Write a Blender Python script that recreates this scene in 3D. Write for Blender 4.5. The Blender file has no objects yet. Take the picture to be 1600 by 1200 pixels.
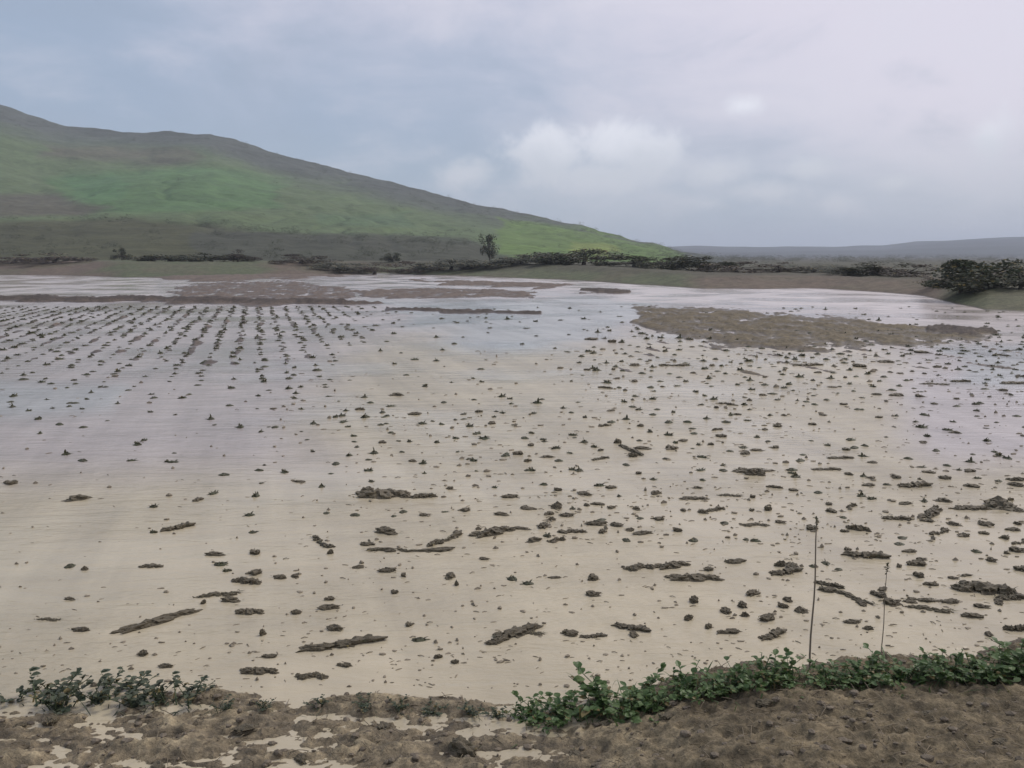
import bpy, math, random
import numpy as np
from mathutils import Vector, Matrix

random.seed(7)
RNG = np.random.default_rng(7)
sc = bpy.context.scene
col = sc.collection
R = math.radians

# ------------------------------------------------------------------ camera
CAM_H = 2.6
FPX = 800 / math.tan(R(30))            # focal length in pixels of the 1600 x 1200 photograph
HOR = 400                              # pixel row of the horizon
PITCH = math.atan((600 - HOR) / FPX)
cam_d = bpy.data.cameras.new("camera")
cam = bpy.data.objects.new("camera", cam_d)
col.objects.link(cam)
cam.location = (0, 0, CAM_H)
cam.rotation_euler = (math.pi / 2 - PITCH, 0, 0)
cam_d.sensor_fit = 'HORIZONTAL'
cam_d.angle = R(60)
cam_d.clip_start = 0.05
cam_d.clip_end = 40000
sc.camera = cam

# ------------------------------------------------------------------ exposure
sc.view_settings.view_transform = 'Standard'
sc.view_settings.look = 'None'
sc.view_settings.exposure = 0.24
sc.view_settings.gamma = 1.0
sc.view_settings.use_curve_mapping = False
sc.cycles.max_bounces = 6
sc.cycles.volume_bounces = 1
sc.cycles.use_denoising = True

# ------------------------------------------------------------------ light
SUN_EL, SUN_AZ = R(48), R(55)           # azimuth from +Y towards +X
sun_d = bpy.data.lights.new("sun", 'SUN')
sun = bpy.data.objects.new("sun", sun_d)
col.objects.link(sun)
sun_d.energy = 1.5
sun_d.angle = R(14)
sun_d.color = (1.0, 0.94, 0.84)
sdir = Vector((math.sin(SUN_AZ) * math.cos(SUN_EL), math.cos(SUN_AZ) * math.cos(SUN_EL), math.sin(SUN_EL)))
sun.rotation_euler = sdir.to_track_quat('Z', 'Y').to_euler()
sun.location = (0, 0, 300)


def s2l(r, g, b):
    f = lambda c: c / 12.92 if c <= 0.04045 else ((c + 0.055) / 1.055) ** 2.4
    return (f(r / 255), f(g / 255), f(b / 255), 1.0)


# ------------------------------------------------------------------ node helper
class NT:
    def __init__(self, tree):
        self.t = tree
        tree.nodes.clear()

    def n(self, typ, **kw):
        nd = self.t.nodes.new(typ)
        for k, v in kw.items():
            if k.startswith('i_'):
                key = k[2:]
                key = int(key) if key.isdigit() else key.replace('_', ' ')
                self.put(nd.inputs[key], v)
            else:
                setattr(nd, k, v)
        return nd

    def put(self, sock, v):
        if isinstance(v, bpy.types.NodeSocket):
            self.t.links.new(v, sock)
        elif isinstance(v, bpy.types.Node):
            self.t.links.new(v.outputs[0], sock)
        else:
            sock.default_value = v

    def m(self, op, a, b=0.0, clamp=False):
        nd = self.n('ShaderNodeMath', operation=op, use_clamp=clamp)
        self.put(nd.inputs[0], a)
        self.put(nd.inputs[1], b)
        return nd.outputs[0]

    def mix(self, fac, a, b):
        nd = self.n('ShaderNodeMix', data_type='RGBA')
        nd.clamp_factor = True
        self.put(nd.inputs[0], fac)
        self.put(nd.inputs[6], a)
        self.put(nd.inputs[7], b)
        return nd.outputs[2]

    def noise(self, vec, scale, detail=4, rough=0.55, dist=0.0):
        nd = self.n('ShaderNodeTexNoise')
        nd.inputs['Scale'].default_value = scale
        nd.inputs['Detail'].default_value = detail
        nd.inputs['Roughness'].default_value = rough
        nd.inputs['Distortion'].default_value = dist
        if vec is not None:
            self.put(nd.inputs['Vector'], vec)
        return nd.outputs[0]

    def ramp(self, fac, lo, hi, a=0.0, b=1.0):
        nd = self.n('ShaderNodeMapRange', interpolation_type='SMOOTHSTEP')
        self.put(nd.inputs[0], fac)
        for i, v in ((1, lo), (2, hi), (3, a), (4, b)):
            self.put(nd.inputs[i], v)
        return nd.outputs[0]


# ------------------------------------------------------------------ sky
def pix_dir(px, py):
    v = Vector(((px - 800) / FPX, 0, 0)) + Vector((0, math.cos(PITCH), -math.sin(PITCH))) \
        + Vector((0, math.sin(PITCH), math.cos(PITCH))) * ((600 - py) / FPX)
    return v.normalized()


world = bpy.data.worlds.new("World")
sc.world = world
world.use_nodes = True
W = NT(world.node_tree)
tc = W.n('ShaderNodeTexCoord')
dirv = tc.outputs['Generated']
sep = W.n('ShaderNodeSeparateXYZ')
W.put(sep.inputs[0], dirv)
az = W.m('ARCTAN2', sep.outputs[0], sep.outputs[1])
el = W.m('ARCSINE', sep.outputs[2])
sky = W.n('ShaderNodeTexSky', sky_type='NISHITA')
sky.sun_disc = False
sky.sun_elevation = SUN_EL
sky.sun_rotation = SUN_AZ
sky.air_density = 1.0
sky.dust_density = 2.0
st = W.n('ShaderNodeMapping')
st.inputs['Scale'].default_value = (1.0, 1.0, 2.6)
W.put(st.inputs[0], dirv)
n_lay = W.noise(st.outputs[0], 5.0, 7, 0.6, 0.35)
n_big = W.noise(dirv, 2.6, 5, 0.5, 0.3)
n_mid = W.noise(dirv, 7.0, 6, 0.55, 0.2)
n_fine = W.noise(dirv, 20.0, 6, 0.6, 0.3)
# overcast deck: blue grey in the west, lavender grey where the deck thins towards the sun
u = W.m('ADD', W.m('MULTIPLY', az, 0.8), W.m('MULTIPLY', el, 1.6))
u = W.m('ADD', u, W.m('MULTIPLY', W.m('SUBTRACT', n_big, 0.5), 0.7))
u = W.m('ADD', u, W.m('MULTIPLY', W.m('SUBTRACT', n_lay, 0.5), 0.5))
t_deck = W.ramp(u, -0.03, 0.66)
deck = W.mix(t_deck, s2l(149, 165, 188), s2l(214, 208, 220))
low = W.ramp(el, 0.16, 0.0)
deck = W.mix(W.m('MULTIPLY', low, 0.65), deck, s2l(164, 180, 192))
deck = W.mix(W.m('MULTIPLY', W.ramp(n_lay, 0.45, 0.72), 0.36), deck, s2l(212, 210, 220))
deck = W.mix(W.m('MULTIPLY', W.ramp(n_lay, 0.5, 0.28), 0.35), deck, s2l(150, 160, 178))


def puff(px, py, rx, ry, soft):
    d = pix_dir(px, py)
    a0, e0 = math.atan2(d.x, d.y), math.asin(d.z)
    da = W.m('DIVIDE', W.m('SUBTRACT', az, a0), rx / FPX)
    de = W.m('DIVIDE', W.m('SUBTRACT', el, e0), ry / FPX)
    r = W.m('SQRT', W.m('ADD', W.m('MULTIPLY', da, da), W.m('MULTIPLY', de, de)))
    r = W.m('ADD', r, W.m('MULTIPLY', W.m('SUBTRACT', n_fine, 0.5), 2.2))
    return W.ramp(r, 1.15, 1.15 - soft)


mask = None
for a in ((865, 240, 85, 52, .8), (955, 230, 90, 50, .8), (1020, 245, 70, 42, .8), (920, 272, 180, 30, 1.0), (735, 275, 70, 26, 1.0), (1120, 270, 60, 30, 1.1), (1200, 300, 80, 24, 1.1),
          (1165, 165, 40, 18, 1.3), (1265, 265, 45, 22, 1.1), (1100, 318, 45, 16, 1.1), (1310, 320, 35, 20, 1.2), (1400, 285, 45, 16, 1.2),
          (1545, 215, 30, 45, 1.3), (-500, 200, 240, 60, .9), (2300, 150, 280, 70, .9)):
    k = puff(*a)
    mask = k if mask is None else W.m('MAXIMUM', mask, k)
top = W.ramp(W.m('ADD', el, W.m('MULTIPLY', W.m('SUBTRACT', n_fine, 0.5), 0.06)), 0.085, 0.145)
puffcol = W.mix(top, s2l(200, 203, 213), s2l(232, 232, 240))
skyc = W.mix(W.m('MULTIPLY', mask, 0.9), deck, puffcol)
scale = W.n('ShaderNodeVectorMath', operation='SCALE')
W.put(scale.inputs[0], skyc)
scale.inputs['Scale'].default_value = 10.0
final = W.mix(0.12, scale.outputs[0], sky.outputs[0])
bg = W.n('ShaderNodeBackground')
W.put(bg.inputs[0], final)
bg.inputs[1].default_value = 0.1
out = W.n('ShaderNodeOutputWorld')
W.put(out.inputs[0], bg.outputs[0])


# ------------------------------------------------------------------ numeric helpers
def perlin(x, y, seed=0):
    xi, yi = np.floor(x).astype(np.int64), np.floor(y).astype(np.int64)
    xf, yf = x - xi, y - yi

    def grad(ix, iy):
        h = (ix * 374761393 + iy * 668265263 + seed * 1442695041) & 0xffffffff
        h = ((h ^ (h >> 13)) * 1274126177) & 0xffffffff
        h = h ^ (h >> 16)
        a = (h & 0xffff) / 65536.0 * 2 * np.pi
        return np.cos(a), np.sin(a)
    uu = xf * xf * xf * (xf * (xf * 6 - 15) + 10)
    vv = yf * yf * yf * (yf * (yf * 6 - 15) + 10)
    r = 0
    g = []
    for dx in (0, 1):
        for dy in (0, 1):
            gx, gy = grad(xi + dx, yi + dy)
            g.append(gx * (xf - dx) + gy * (yf - dy))
    a = g[0] * (1 - uu) + g[2] * uu
    b = g[1] * (1 - uu) + g[3] * uu
    return (a * (1 - vv) + b * vv) * 1.5


def fbm(x, y, octv=4, seed=0, gain=0.5):
    s, a, f = 0, 1.0, 1.0
    for i in range(octv):
        s = s + a * perlin(x * f + 17.3 * i, y * f - 9.1 * i, seed + i)
        a *= gain
        f *= 2.03
    return s


def sstep(x, a, b):
    t = np.clip((x - a) / (b - a), 0, 1)
    return t * t * (3 - 2 * t)


def project(x, y, z):
    zf = y * math.cos(PITCH) - (z - CAM_H) * math.sin(PITCH)
    yu = y * math.sin(PITCH) + (z - CAM_H) * math.cos(PITCH)
    zf = np.maximum(zf, 0.2)
    return 800 + FPX * x / zf, 600 - FPX * yu / zf


def at(px, py, z=0.0):
    d = pix_dir(px, py)
    t = (z - CAM_H) / d.z
    return d.x * t, d.y * t


def in_poly(px, py, poly, soft):
    """about 1 inside the polygon, 0 outside, soft edge in the same units"""
    n = len(poly)
    inside = np.zeros(px.shape, bool)
    dist = np.full(px.shape, 1e9)
    for i in range(n):
        x1, y1 = poly[i]
        x2, y2 = poly[(i + 1) % n]
        c = ((y1 > py) != (y2 > py)) & (px < (x2 - x1) * (py - y1) / ((y2 - y1) or 1e-9) + x1)
        inside ^= c
        dx, dy = x2 - x1, y2 - y1
        t = np.clip(((px - x1) * dx + (py - y1) * dy) / (dx * dx + dy * dy), 0, 1)
        dist = np.minimum(dist, np.hypot(px - x1 - t * dx, py - y1 - t * dy))
    sd = np.where(inside, dist, -dist)
    return sstep(sd, -soft, soft)


def mesh_obj(name, verts, faces, mat, parent=None, smooth=True, attrs=None):
    me = bpy.data.meshes.new(name)
    me.from_pydata([tuple(v) for v in verts], [], [tuple(f) for f in faces])
    me.update()
    if smooth:
        me.polygons.foreach_set('use_smooth', [True] * len(me.polygons))
    me.materials.append(mat)
    for k, v in (attrs or {}).items():
        if v.ndim == 1:
            a = me.attributes.new(k, 'FLOAT', 'POINT')
            a.data.foreach_set('value', v.astype(np.float32))
        else:
            a = me.attributes.new(k, 'FLOAT_COLOR', 'POINT')
            a.data.foreach_set('color', v.astype(np.float32).ravel())
    o = bpy.data.objects.new(name, me)
    col.objects.link(o)
    o.parent = parent
    return o


def grid_faces(nr, nc):
    i = np.arange(nr * nc).reshape(nr, nc)
    return np.stack([i[:-1, :-1], i[:-1, 1:], i[1:, 1:], i[1:, :-1]], -1).reshape(-1, 4)


def grid_obj(name, X, Y, Z, mat, attrs=None):
    nr, nc = X.shape
    f = grid_faces(nr, nc)
    me = bpy.data.meshes.new(name)
    me.vertices.add(nr * nc)
    me.vertices.foreach_set('co', np.stack([X, Y, Z], -1).astype(np.float32).ravel())
    me.loops.add(f.size)
    me.loops.foreach_set('vertex_index', f.astype(np.int32).ravel())
    me.polygons.add(len(f))
    me.polygons.foreach_set('loop_start', np.arange(0, f.size, 4, dtype=np.int32))
    me.polygons.foreach_set('loop_total', np.full(len(f), 4, dtype=np.int32))
    me.update(calc_edges=True)
    me.validate()
    me.polygons.foreach_set('use_smooth', [True] * len(me.polygons))
    me.materials.append(mat)
    for k, v in (attrs or {}).items():
        if v.shape == X.shape:
            a = me.attributes.new(k, 'FLOAT', 'POINT')
            a.data.foreach_set('value', v.astype(np.float32).ravel())
        else:
            a = me.attributes.new(k, 'FLOAT_COLOR', 'POINT')
            a.data.foreach_set('color', v.astype(np.float32).ravel())
    o = bpy.data.objects.new(name, me)
    col.objects.link(o)
    return o


def tag(o, label=None, cat=None, group=None, kind=None):
    for k, v in (('label', label), ('category', cat), ('group', group), ('kind', kind)):
        if v:
            o[k] = v
    return o


def empty(name, loc, rz=0.0):
    o = bpy.data.objects.new(name, None)
    col.objects.link(o)
    o.empty_display_size = 0.1
    o.location = loc
    o.rotation_euler = (0, 0, rz)
    return o


ROW_AZ = math.atan((405 - 800) / FPX)
ROW_GAP = 0.62


# ------------------------------------------------------------------ materials
def material(name):
    m = bpy.data.materials.new(name)
    m.use_nodes = True
    return m, NT(m.node_tree)


def finish(N, base, rough, bump=None, bstr=0.3, bdist=0.02, spec=0.5, trans=None):
    p = N.n('ShaderNodeBsdfPrincipled')
    N.put(p.inputs['Base Color'], base)
    N.put(p.inputs['Roughness'], rough)
    p.inputs['Specular IOR Level'].default_value = spec
    if bump is not None:
        b = N.n('ShaderNodeBump')
        b.inputs['Strength'].default_value = bstr
        b.inputs['Distance'].default_value = bdist
        N.put(b.inputs['Height'], bump)
        N.put(p.inputs['Normal'], b.outputs[0])
    o = N.n('ShaderNodeOutputMaterial')
    if trans:
        tr = N.n('ShaderNodeBsdfTranslucent')
        N.put(tr.inputs[0], base)
        mx = N.n('ShaderNodeMixShader')
        mx.inputs[0].default_value = trans
        N.put(mx.inputs[1], p.outputs[0])
        N.put(mx.inputs[2], tr.outputs[0])
        N.put(o.inputs[0], mx.outputs[0])
    else:
        N.put(o.inputs[0], p.outputs[0])
    return p


def mat_ground():
    m, N = material("soil_and_grass")
    tcn = N.n('ShaderNodeTexCoord').outputs['Object']
    geo = N.n('ShaderNodeNewGeometry').outputs['Position']
    sp = N.n('ShaderNodeSeparateXYZ')
    N.put(sp.inputs[0], geo)
    tint = N.n('ShaderNodeAttribute', attribute_name='cover').outputs['Color']
    n1 = N.noise(tcn, 1.3, 5)
    n2 = N.noise(tcn, 9.0, 6, 0.65)
    n3 = N.noise(tcn, 55.0, 5, 0.7)
    sm = N.n('ShaderNodeMapping')
    sm.inputs['Scale'].default_value = (0.8, 4.5, 3.0)
    N.put(sm.inputs[0], tcn)
    n4 = N.noise(sm.outputs[0], 2.2, 6, 0.65, 0.4)
    n1 = N.m('ADD', N.m('MULTIPLY', n1, 0.45), N.m('MULTIPLY', n4, 0.55))
    c = N.mix(N.ramp(n1, 0.36, 0.64), (0.62, 0.6, 0.58, 1), (1.25, 1.22, 1.15, 1))
    c2 = N.mix(N.ramp(n2, 0.3, 0.72), (0.55, 0.54, 0.53, 1), (1.35, 1.32, 1.28, 1))
    c3 = N.mix(N.ramp(n3, 0.25, 0.75), (0.7, 0.7, 0.7, 1), (1.3, 1.3, 1.3, 1))
    mul = lambda a, b: (lambda nd: (N.put(nd.inputs[6], a), N.put(nd.inputs[7], b), nd.outputs[2])[2])(
        N.n('ShaderNodeMix', data_type='RGBA', blend_type='MULTIPLY', i_0=1.0))
    base = mul(mul(mul(tint, c), c2), c3)
    # soil soaked by the flood is darker and shinier than drained soil
    soak = N.ramp(N.m('ADD', sp.outputs[2], N.m('MULTIPLY', N.m('SUBTRACT', n2, 0.5), 0.06)), 0.07, 0.0)
    base = mul(base, N.mix(soak, (1, 1, 1, 1), (0.62, 0.6, 0.58, 1)))
    rough = N.m('SUBTRACT', 0.85, N.m('MULTIPLY', soak, 0.4))
    h = N.m('ADD', N.m('MULTIPLY', n2, 0.6), N.m('MULTIPLY', n3, 0.6))
    finish(N, base, rough, h, 0.9, 0.022, 0.35)
    return m


def mat_water():
    m, N = material("muddy_flood_water")
    tcn = N.n('ShaderNodeTexCoord').outputs['Object']
    silt_sheen = N.n('ShaderNodeAttribute', attribute_name='silt_sheen').outputs['Color']
    mp = N.n('ShaderNodeMapping')
    mp.inputs['Scale'].default_value = (0.5, 1.6, 1)
    N.put(mp.inputs[0], tcn)
    rows = N.n('ShaderNodeMapping')                     # along the drilled rows
    rows.inputs['Rotation'].default_value = (0, 0, ROW_AZ)
    N.put(rows.inputs[0], tcn)
    long_ = N.n('ShaderNodeMapping')
    long_.inputs['Scale'].default_value = (1.6, 0.13, 1)
    N.put(long_.inputs[0], rows.outputs[0])
    n1 = N.noise(tcn, 0.16, 5, 0.55, 0.6)
    n2 = N.noise(mp.outputs[0], 0.8, 6, 0.62, 0.9)
    n4 = N.noise(long_.outputs[0], 1.0, 5, 0.6, 0.2)
    r1 = N.noise(mp.outputs[0], 11.0, 4, 0.6)
    r2 = N.noise(mp.outputs[0], 2.6, 4, 0.55, 0.5)
    k = N.m('ADD', N.m('MULTIPLY', N.m('SUBTRACT', n1, 0.5), 0.5), N.m('MULTIPLY', N.m('SUBTRACT', n2, 0.5), 0.5))
    k = N.m('ADD', k, N.m('MULTIPLY', N.m('SUBTRACT', n4, 0.5), 0.65))
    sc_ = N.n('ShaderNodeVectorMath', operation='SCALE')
    N.put(sc_.inputs[0], silt_sheen)
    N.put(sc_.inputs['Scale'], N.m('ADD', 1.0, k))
    h = N.m('ADD', N.m('MULTIPLY', r1, 0.4), r2)
    calm = N.ramp(N.noise(tcn, 0.22, 3, 0.5), 0.35, 0.62)
    p = finish(N, sc_.outputs[0], N.ramp(calm, 0.0, 1.0, 0.07, 0.22), N.m('MULTIPLY', h, N.m('ADD', 0.3, calm)), 0.6, 0.05)
    p.inputs['IOR'].default_value = 1.33
    return m


def mat_mud(name, dark, light, rough=0.6):
    m, N = material(name)
    tcn = N.n('ShaderNodeTexCoord').outputs['Object']
    info = N.n('ShaderNodeObjectInfo').outputs['Random']
    n2 = N.noise(tcn, 14.0, 6, 0.65)
    n3 = N.noise(tcn, 60.0, 4, 0.7)
    base = N.mix(N.ramp(n2, 0.3, 0.7), dark, light)
    base = N.mix(N.m('MULTIPLY', info, 0.5), base, light)
    h = N.m('ADD', n2, N.m('MULTIPLY', n3, 0.5))
    finish(N, base, rough, h, 0.7, 0.015, 0.4)
    return m


def mat_leaf(name, c1, c2, c3, rough=0.5, trans=0.25):
    m, N = material(name)
    tcn = N.n('ShaderNodeTexCoord').outputs['Object']
    leafv = N.n('ShaderNodeAttribute', attribute_name='leaf').outputs['Fac']
    info = N.n('ShaderNodeObjectInfo').outputs['Random']
    base = N.mix(leafv, c1, c2)
    base = N.mix(N.m('MULTIPLY', N.ramp(N.noise(tcn, 3.0, 2), 0.4, 0.65), 0.7), base, c3)
    base = N.mix(N.m('MULTIPLY', info, 0.25), base, c2)
    base = N.mix(N.ramp(leafv, 0.9, 0.93), base, (0.19, 0.15, 0.06, 1))      # yellowed leaves
    finish(N, base, rough, None, trans=trans, spec=0.35)
    return m


def mat_bark(name, c1, c2):
    m, N = material(name)
    tcn = N.n('ShaderNodeTexCoord').outputs['Object']
    n = N.noise(tcn, 25.0, 5, 0.6)
    finish(N, N.mix(n, c1, c2), 0.85, n, 0.5, 0.01)
    return m


def mat_hill():
    m, N = material("hillside_cover")
    tcn = N.n('ShaderNodeTexCoord').outputs['Object']
    tint = N.n('ShaderNodeAttribute', attribute_name='cover').outputs['Color']
    n1 = N.noise(tcn, 0.03, 6, 0.6, 0.5)
    n2 = N.noise(tcn, 0.25, 6, 0.7)
    mp = N.n('ShaderNodeMapping')
    mp.inputs['Scale'].default_value = (0.4, 1.0, 1.0)
    mp.inputs['Rotation'].default_value = (0, 0, R(18))
    N.put(mp.inputs[0], tcn)
    n3 = N.noise(mp.outputs[0], 0.09, 4, 0.6, 0.3)
    k = N.m('ADD', N.m('MULTIPLY', N.m('SUBTRACT', n1, 0.5), 0.9), N.m('MULTIPLY', N.m('SUBTRACT', n2, 0.5), 1.4))
    k = N.m('ADD', k, N.m('MULTIPLY', N.m('SUBTRACT', n3, 0.5), 0.7))
    k = N.m('ADD', 1.0, k)
    sc_ = N.n('ShaderNodeVectorMath', operation='SCALE')
    N.put(sc_.inputs[0], tint)
    N.put(sc_.inputs['Scale'], k)
    finish(N, sc_.outputs[0], 0.9, n2, 0.5, 1.5, 0.2)
    return m


M_GROUND, M_WATER, M_HILL = mat_ground(), mat_water(), mat_hill()
M_CLOD = mat_mud("wet_dark_mud", (0.055, 0.046, 0.027, 1), (0.15, 0.124, 0.078, 1), 0.55)
M_SPROUT = mat_leaf("drowned_crop_leaf", (0.052, 0.05, 0.028, 1), (0.10, 0.092, 0.052, 1), (0.068, 0.08, 0.036, 1), 0.55, 0.15)
M_WEED = mat_leaf("fresh_weed_leaf", (0.05, 0.105, 0.032, 1), (0.115, 0.175, 0.055, 1), (0.085, 0.14, 0.05, 1), 0.45, 0.3)
M_WEED_DULL = mat_leaf("dull_weed_leaf", (0.035, 0.055, 0.035, 1), (0.08, 0.095, 0.055, 1), (0.07, 0.07, 0.045, 1), 0.55, 0.2)
M_SHRUB = mat_leaf("shrub_leaf", (0.035, 0.045, 0.026, 1), (0.07, 0.085, 0.045, 1), (0.06, 0.06, 0.04, 1), 0.6, 0.2)
M_SHRUB_BROWN = mat_leaf("bare_twig_shrub", (0.055, 0.042, 0.036, 1), (0.10, 0.08, 0.066, 1), (0.08, 0.07, 0.055, 1), 0.7, 0.1)
M_TREE = mat_leaf("tree_leaf", (0.032, 0.042, 0.027, 1), (0.066, 0.078, 0.045, 1), (0.055, 0.06, 0.04, 1), 0.6, 0.2)
M_BARK = mat_bark("bark", (0.05, 0.04, 0.03, 1), (0.10, 0.085, 0.07, 1))
M_STEM = mat_bark("green_stem", (0.05, 0.08, 0.035, 1), (0.09, 0.11, 0.05, 1))
M_DRY = mat_bark("dry_stalk_skin", (0.16, 0.13, 0.09, 1), (0.24, 0.20, 0.15, 1))
M_STRAW = mat_bark("old_straw", (0.10, 0.08, 0.05, 1), (0.26, 0.21, 0.14, 1))

# ------------------------------------------------------------------ ground
SHORE = [at(p, q) for p, q in ((-400, 1092), (0, 1088), (150, 1085), (300, 1080), (450, 1078), (600, 1075), (720, 1078), (830, 1082),
                               (950, 1068), (1080, 1050), (1200, 1040), (1300, 1032), (1450, 1020), (1600, 1005), (2000, 985))]
SHX, SHY = np.array([p[0] for p in SHORE]), np.array([p[1] for p in SHORE])
FARP = [(-600, 432), (0, 430), (120, 431), (200, 434), (330, 433), (500, 430), (600, 428), (760, 433), (870, 437), (950, 442), (1040, 448),
        (1100, 452), (1280, 452), (1370, 457), (1440, 463), (1490, 477), (1540, 488), (1600, 491), (2200, 500)]
FAR_A = np.array([(p - 800) / FPX for p, q in FARP])
FAR_Y = np.array([at(p, q)[1] for p, q in FARP])

MUD_ISLES = [  # outline on the field (photo pixels), height above water, softness
    ([(985, 474), (1100, 478), (1300, 493), (1450, 509), (1565, 522), (1500, 538), (1300, 549), (1120, 543), (1010, 520)], 0.05, 12),
    ([(270, 448), (330, 440), (470, 437), (545, 450), (560, 470), (420, 481), (260, 476)], 0.035, 5),
    ([(-300, 464), (60, 466), (240, 466), (420, 470), (520, 473), (610, 475), (520, 477), (400, 476), (240, 472), (-300, 471)], 0.22, 1.6),
    ([(545, 452), (700, 449), (860, 458), (830, 466), (640, 468), (560, 464)], 0.05, 3),
    ([(595, 481), (700, 484), (860, 487), (860, 491), (600, 487)], 0.08, 1.6),
    ([(640, 436), (760, 440), (900, 446), (880, 450), (700, 446)], 0.08, 1.2),
    ([(920, 452), (975, 453), (975, 458), (925, 458)], 0.16, 1.0),
    ([(1440, 512), (1560, 514), (1560, 527), (1440, 523)], 0.12, 3),
    ([(470, 418), (620, 424), (500, 432), (300, 440), (230, 430)], 0.3, 4),
]

ys = [-8.0]
while ys[-1] < 7000:
    y = ys[-1]
    if y < 2.6:
        d = 0.25
    elif y < 6.6:
        d = 0.025 if y < 3.5 else 0.0125
    elif y < 170:
        d = max(0.02, 0.014 * y - 0.078)
    else:
        d = 0.05 * y
    ys.append(y + d)
ys = np.array(ys)
tt = np.concatenate([np.linspace(-4, -0.75, 30)[:-1], np.linspace(-0.75, -0.5, 40)[:-1], np.linspace(-0.5, 0.5, 640), np.linspace(0.5, 0.75, 40)[1:],
                     np.linspace(0.75, 4, 30)[1:]])
T, Yg = np.meshgrid(tt, ys)
Xg = T * (np.maximum(Yg, 0) + 4.2)
px, py = project(Xg, Yg, np.zeros_like(Xg))
py = np.where(Yg > 2, py, 3000)


def ground_height(X, Y, px, py):
    a = X / np.maximum(Y, 0.5)
    yn = np.interp(X, SHX, SHY)
    yn = yn + 0.22 * fbm(X * 0.9, X * 0 + 3.3, 4, 5)
    b = yn - Y
    rf = sstep(X, 0.05, 1.1)
    lump = fbm(X * 1.0, Y * 4.2, 4, 11)
    clod = fbm(X * 7, Y * 9, 4, 21, 0.6)
    crumb = fbm(X * 26, Y * 30, 3, 31, 0.6)
    rib = 1 - np.abs(fbm(X * 3.2, Y * 6.5, 3, 41)) * 1.6
    lft = -0.006 + 0.010 * b + 0.045 * lump + 0.020 * clod + 0.009 * crumb + 0.014 * rib
    rgt = 0.04 + 0.115 * np.minimum(b, 3) + 0.025 * lump + 0.022 * clod + 0.009 * crumb + 0.02 * rib
    bank = lft * (1 - rf) + rgt * rf
    bank = bank + 0.10 * np.clip(b - 2.4, 0, 6)
    bed = -0.11 + 0.02 * fbm(X * 2, Y * 2, 3, 51)
    # crests of the drilled rows nearly reach the surface on one side of the field
    cu = X * math.cos(ROW_AZ) - Y * math.sin(ROW_AZ)
    crest = 0.5 + 0.5 * np.cos(2 * np.pi * (cu / ROW_GAP))
    along = fbm(cu * 1.4, (X * math.sin(ROW_AZ) + Y * math.cos(ROW_AZ)) * 0.55, 4, 131)
    rows = sstep(px, 720, 380) * sstep(py, 640, 545) * sstep(py, 470, 484) * (Y > 12)
    rows = np.maximum(rows, 0.92 * sstep(px, 880, 1010) * sstep(py, 640, 580) * sstep(py, 500, 540) * (Y > 12))
    bed = bed + rows * (0.075 * crest ** 1.5 + 0.075 * along + 0.024)
    k = sstep(b, -0.35, 0.25)
    h = bed * (1 - k) + bank * k
    # low mud banks in the field
    wx = px + 26 * fbm(X * 0.16, Y * 0.12, 4, 61)
    wy = py + 3.0 * fbm(X * 0.3, Y * 0.16, 4, 71) + 9.0 * sstep(py, 490, 550) * fbm(X * 0.7, Y * 0.4, 5, 73, 0.6)
    mud = np.zeros_like(X)
    dark = np.zeros_like(X)
    for ni, (poly, hh, soft) in enumerate(MUD_ISLES):
        q = in_poly(wx, wy, poly, soft) * (Y > 12)
        hi = -0.11 + (hh + 0.11) * q + q * (0.07 * fbm(X * 0.9, Y * 0.45, 4, 81) + 0.05 * fbm(X * 3.5, Y * 2.0, 3, 83))
        h = np.maximum(h, hi)
        mud = np.maximum(mud, q)
        if ni in (2, 4, 6, 7):
            dark = np.maximum(dark, q)
    # far bank and the plain behind it
    yf = np.interp(a, FAR_A, FAR_Y) + 2.0 * fbm(X * 0.11, X * 0 + 1.7, 3, 91)
    f = Y - yf
    top = np.interp(a, [-0.7, 0.05, 0.22, 0.45, 0.7], [1.9, 1.5, 0.8, 0.75, 0.7])
    fb = np.minimum(top, 0.085 * np.maximum(f, 0)) + sstep(f, 20, 200) * 0.25 * fbm(X * 0.02, Y * 0.02, 3, 95) \
        + np.clip(f, 0, 8) / 8 * 0.1 * fbm(X * 0.5, Y * 0.4, 3, 97) + 0.03
    kf = sstep(f, -0.8, 1.0) * (Y > 12)
    h = h * (1 - kf) + fb * kf
    return h, b, f, np.stack([mud, dark])


Hg, Bg, Fg, (Mud, Dark) = ground_height(Xg, Yg, px, py)
# what covers the soil: bare earth by the camera, olive mud flats, grass and bare earth on the far bank
pxh, pyh = project(Xg, Yg, Hg)
cov = np.zeros(Xg.shape + (4,))
cov[..., 3] = 1
soil = np.array([0.172, 0.145, 0.096])
flat_c = np.array([0.135, 0.115, 0.075])
pink = np.array([0.145, 0.118, 0.1])
grass = np.array([0.085, 0.105, 0.055])
red = np.array([0.125, 0.1, 0.078])


def blend(c, w):
    cov[..., :3] = cov[..., :3] * (1 - w[..., None]) + c * w[..., None]


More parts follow.
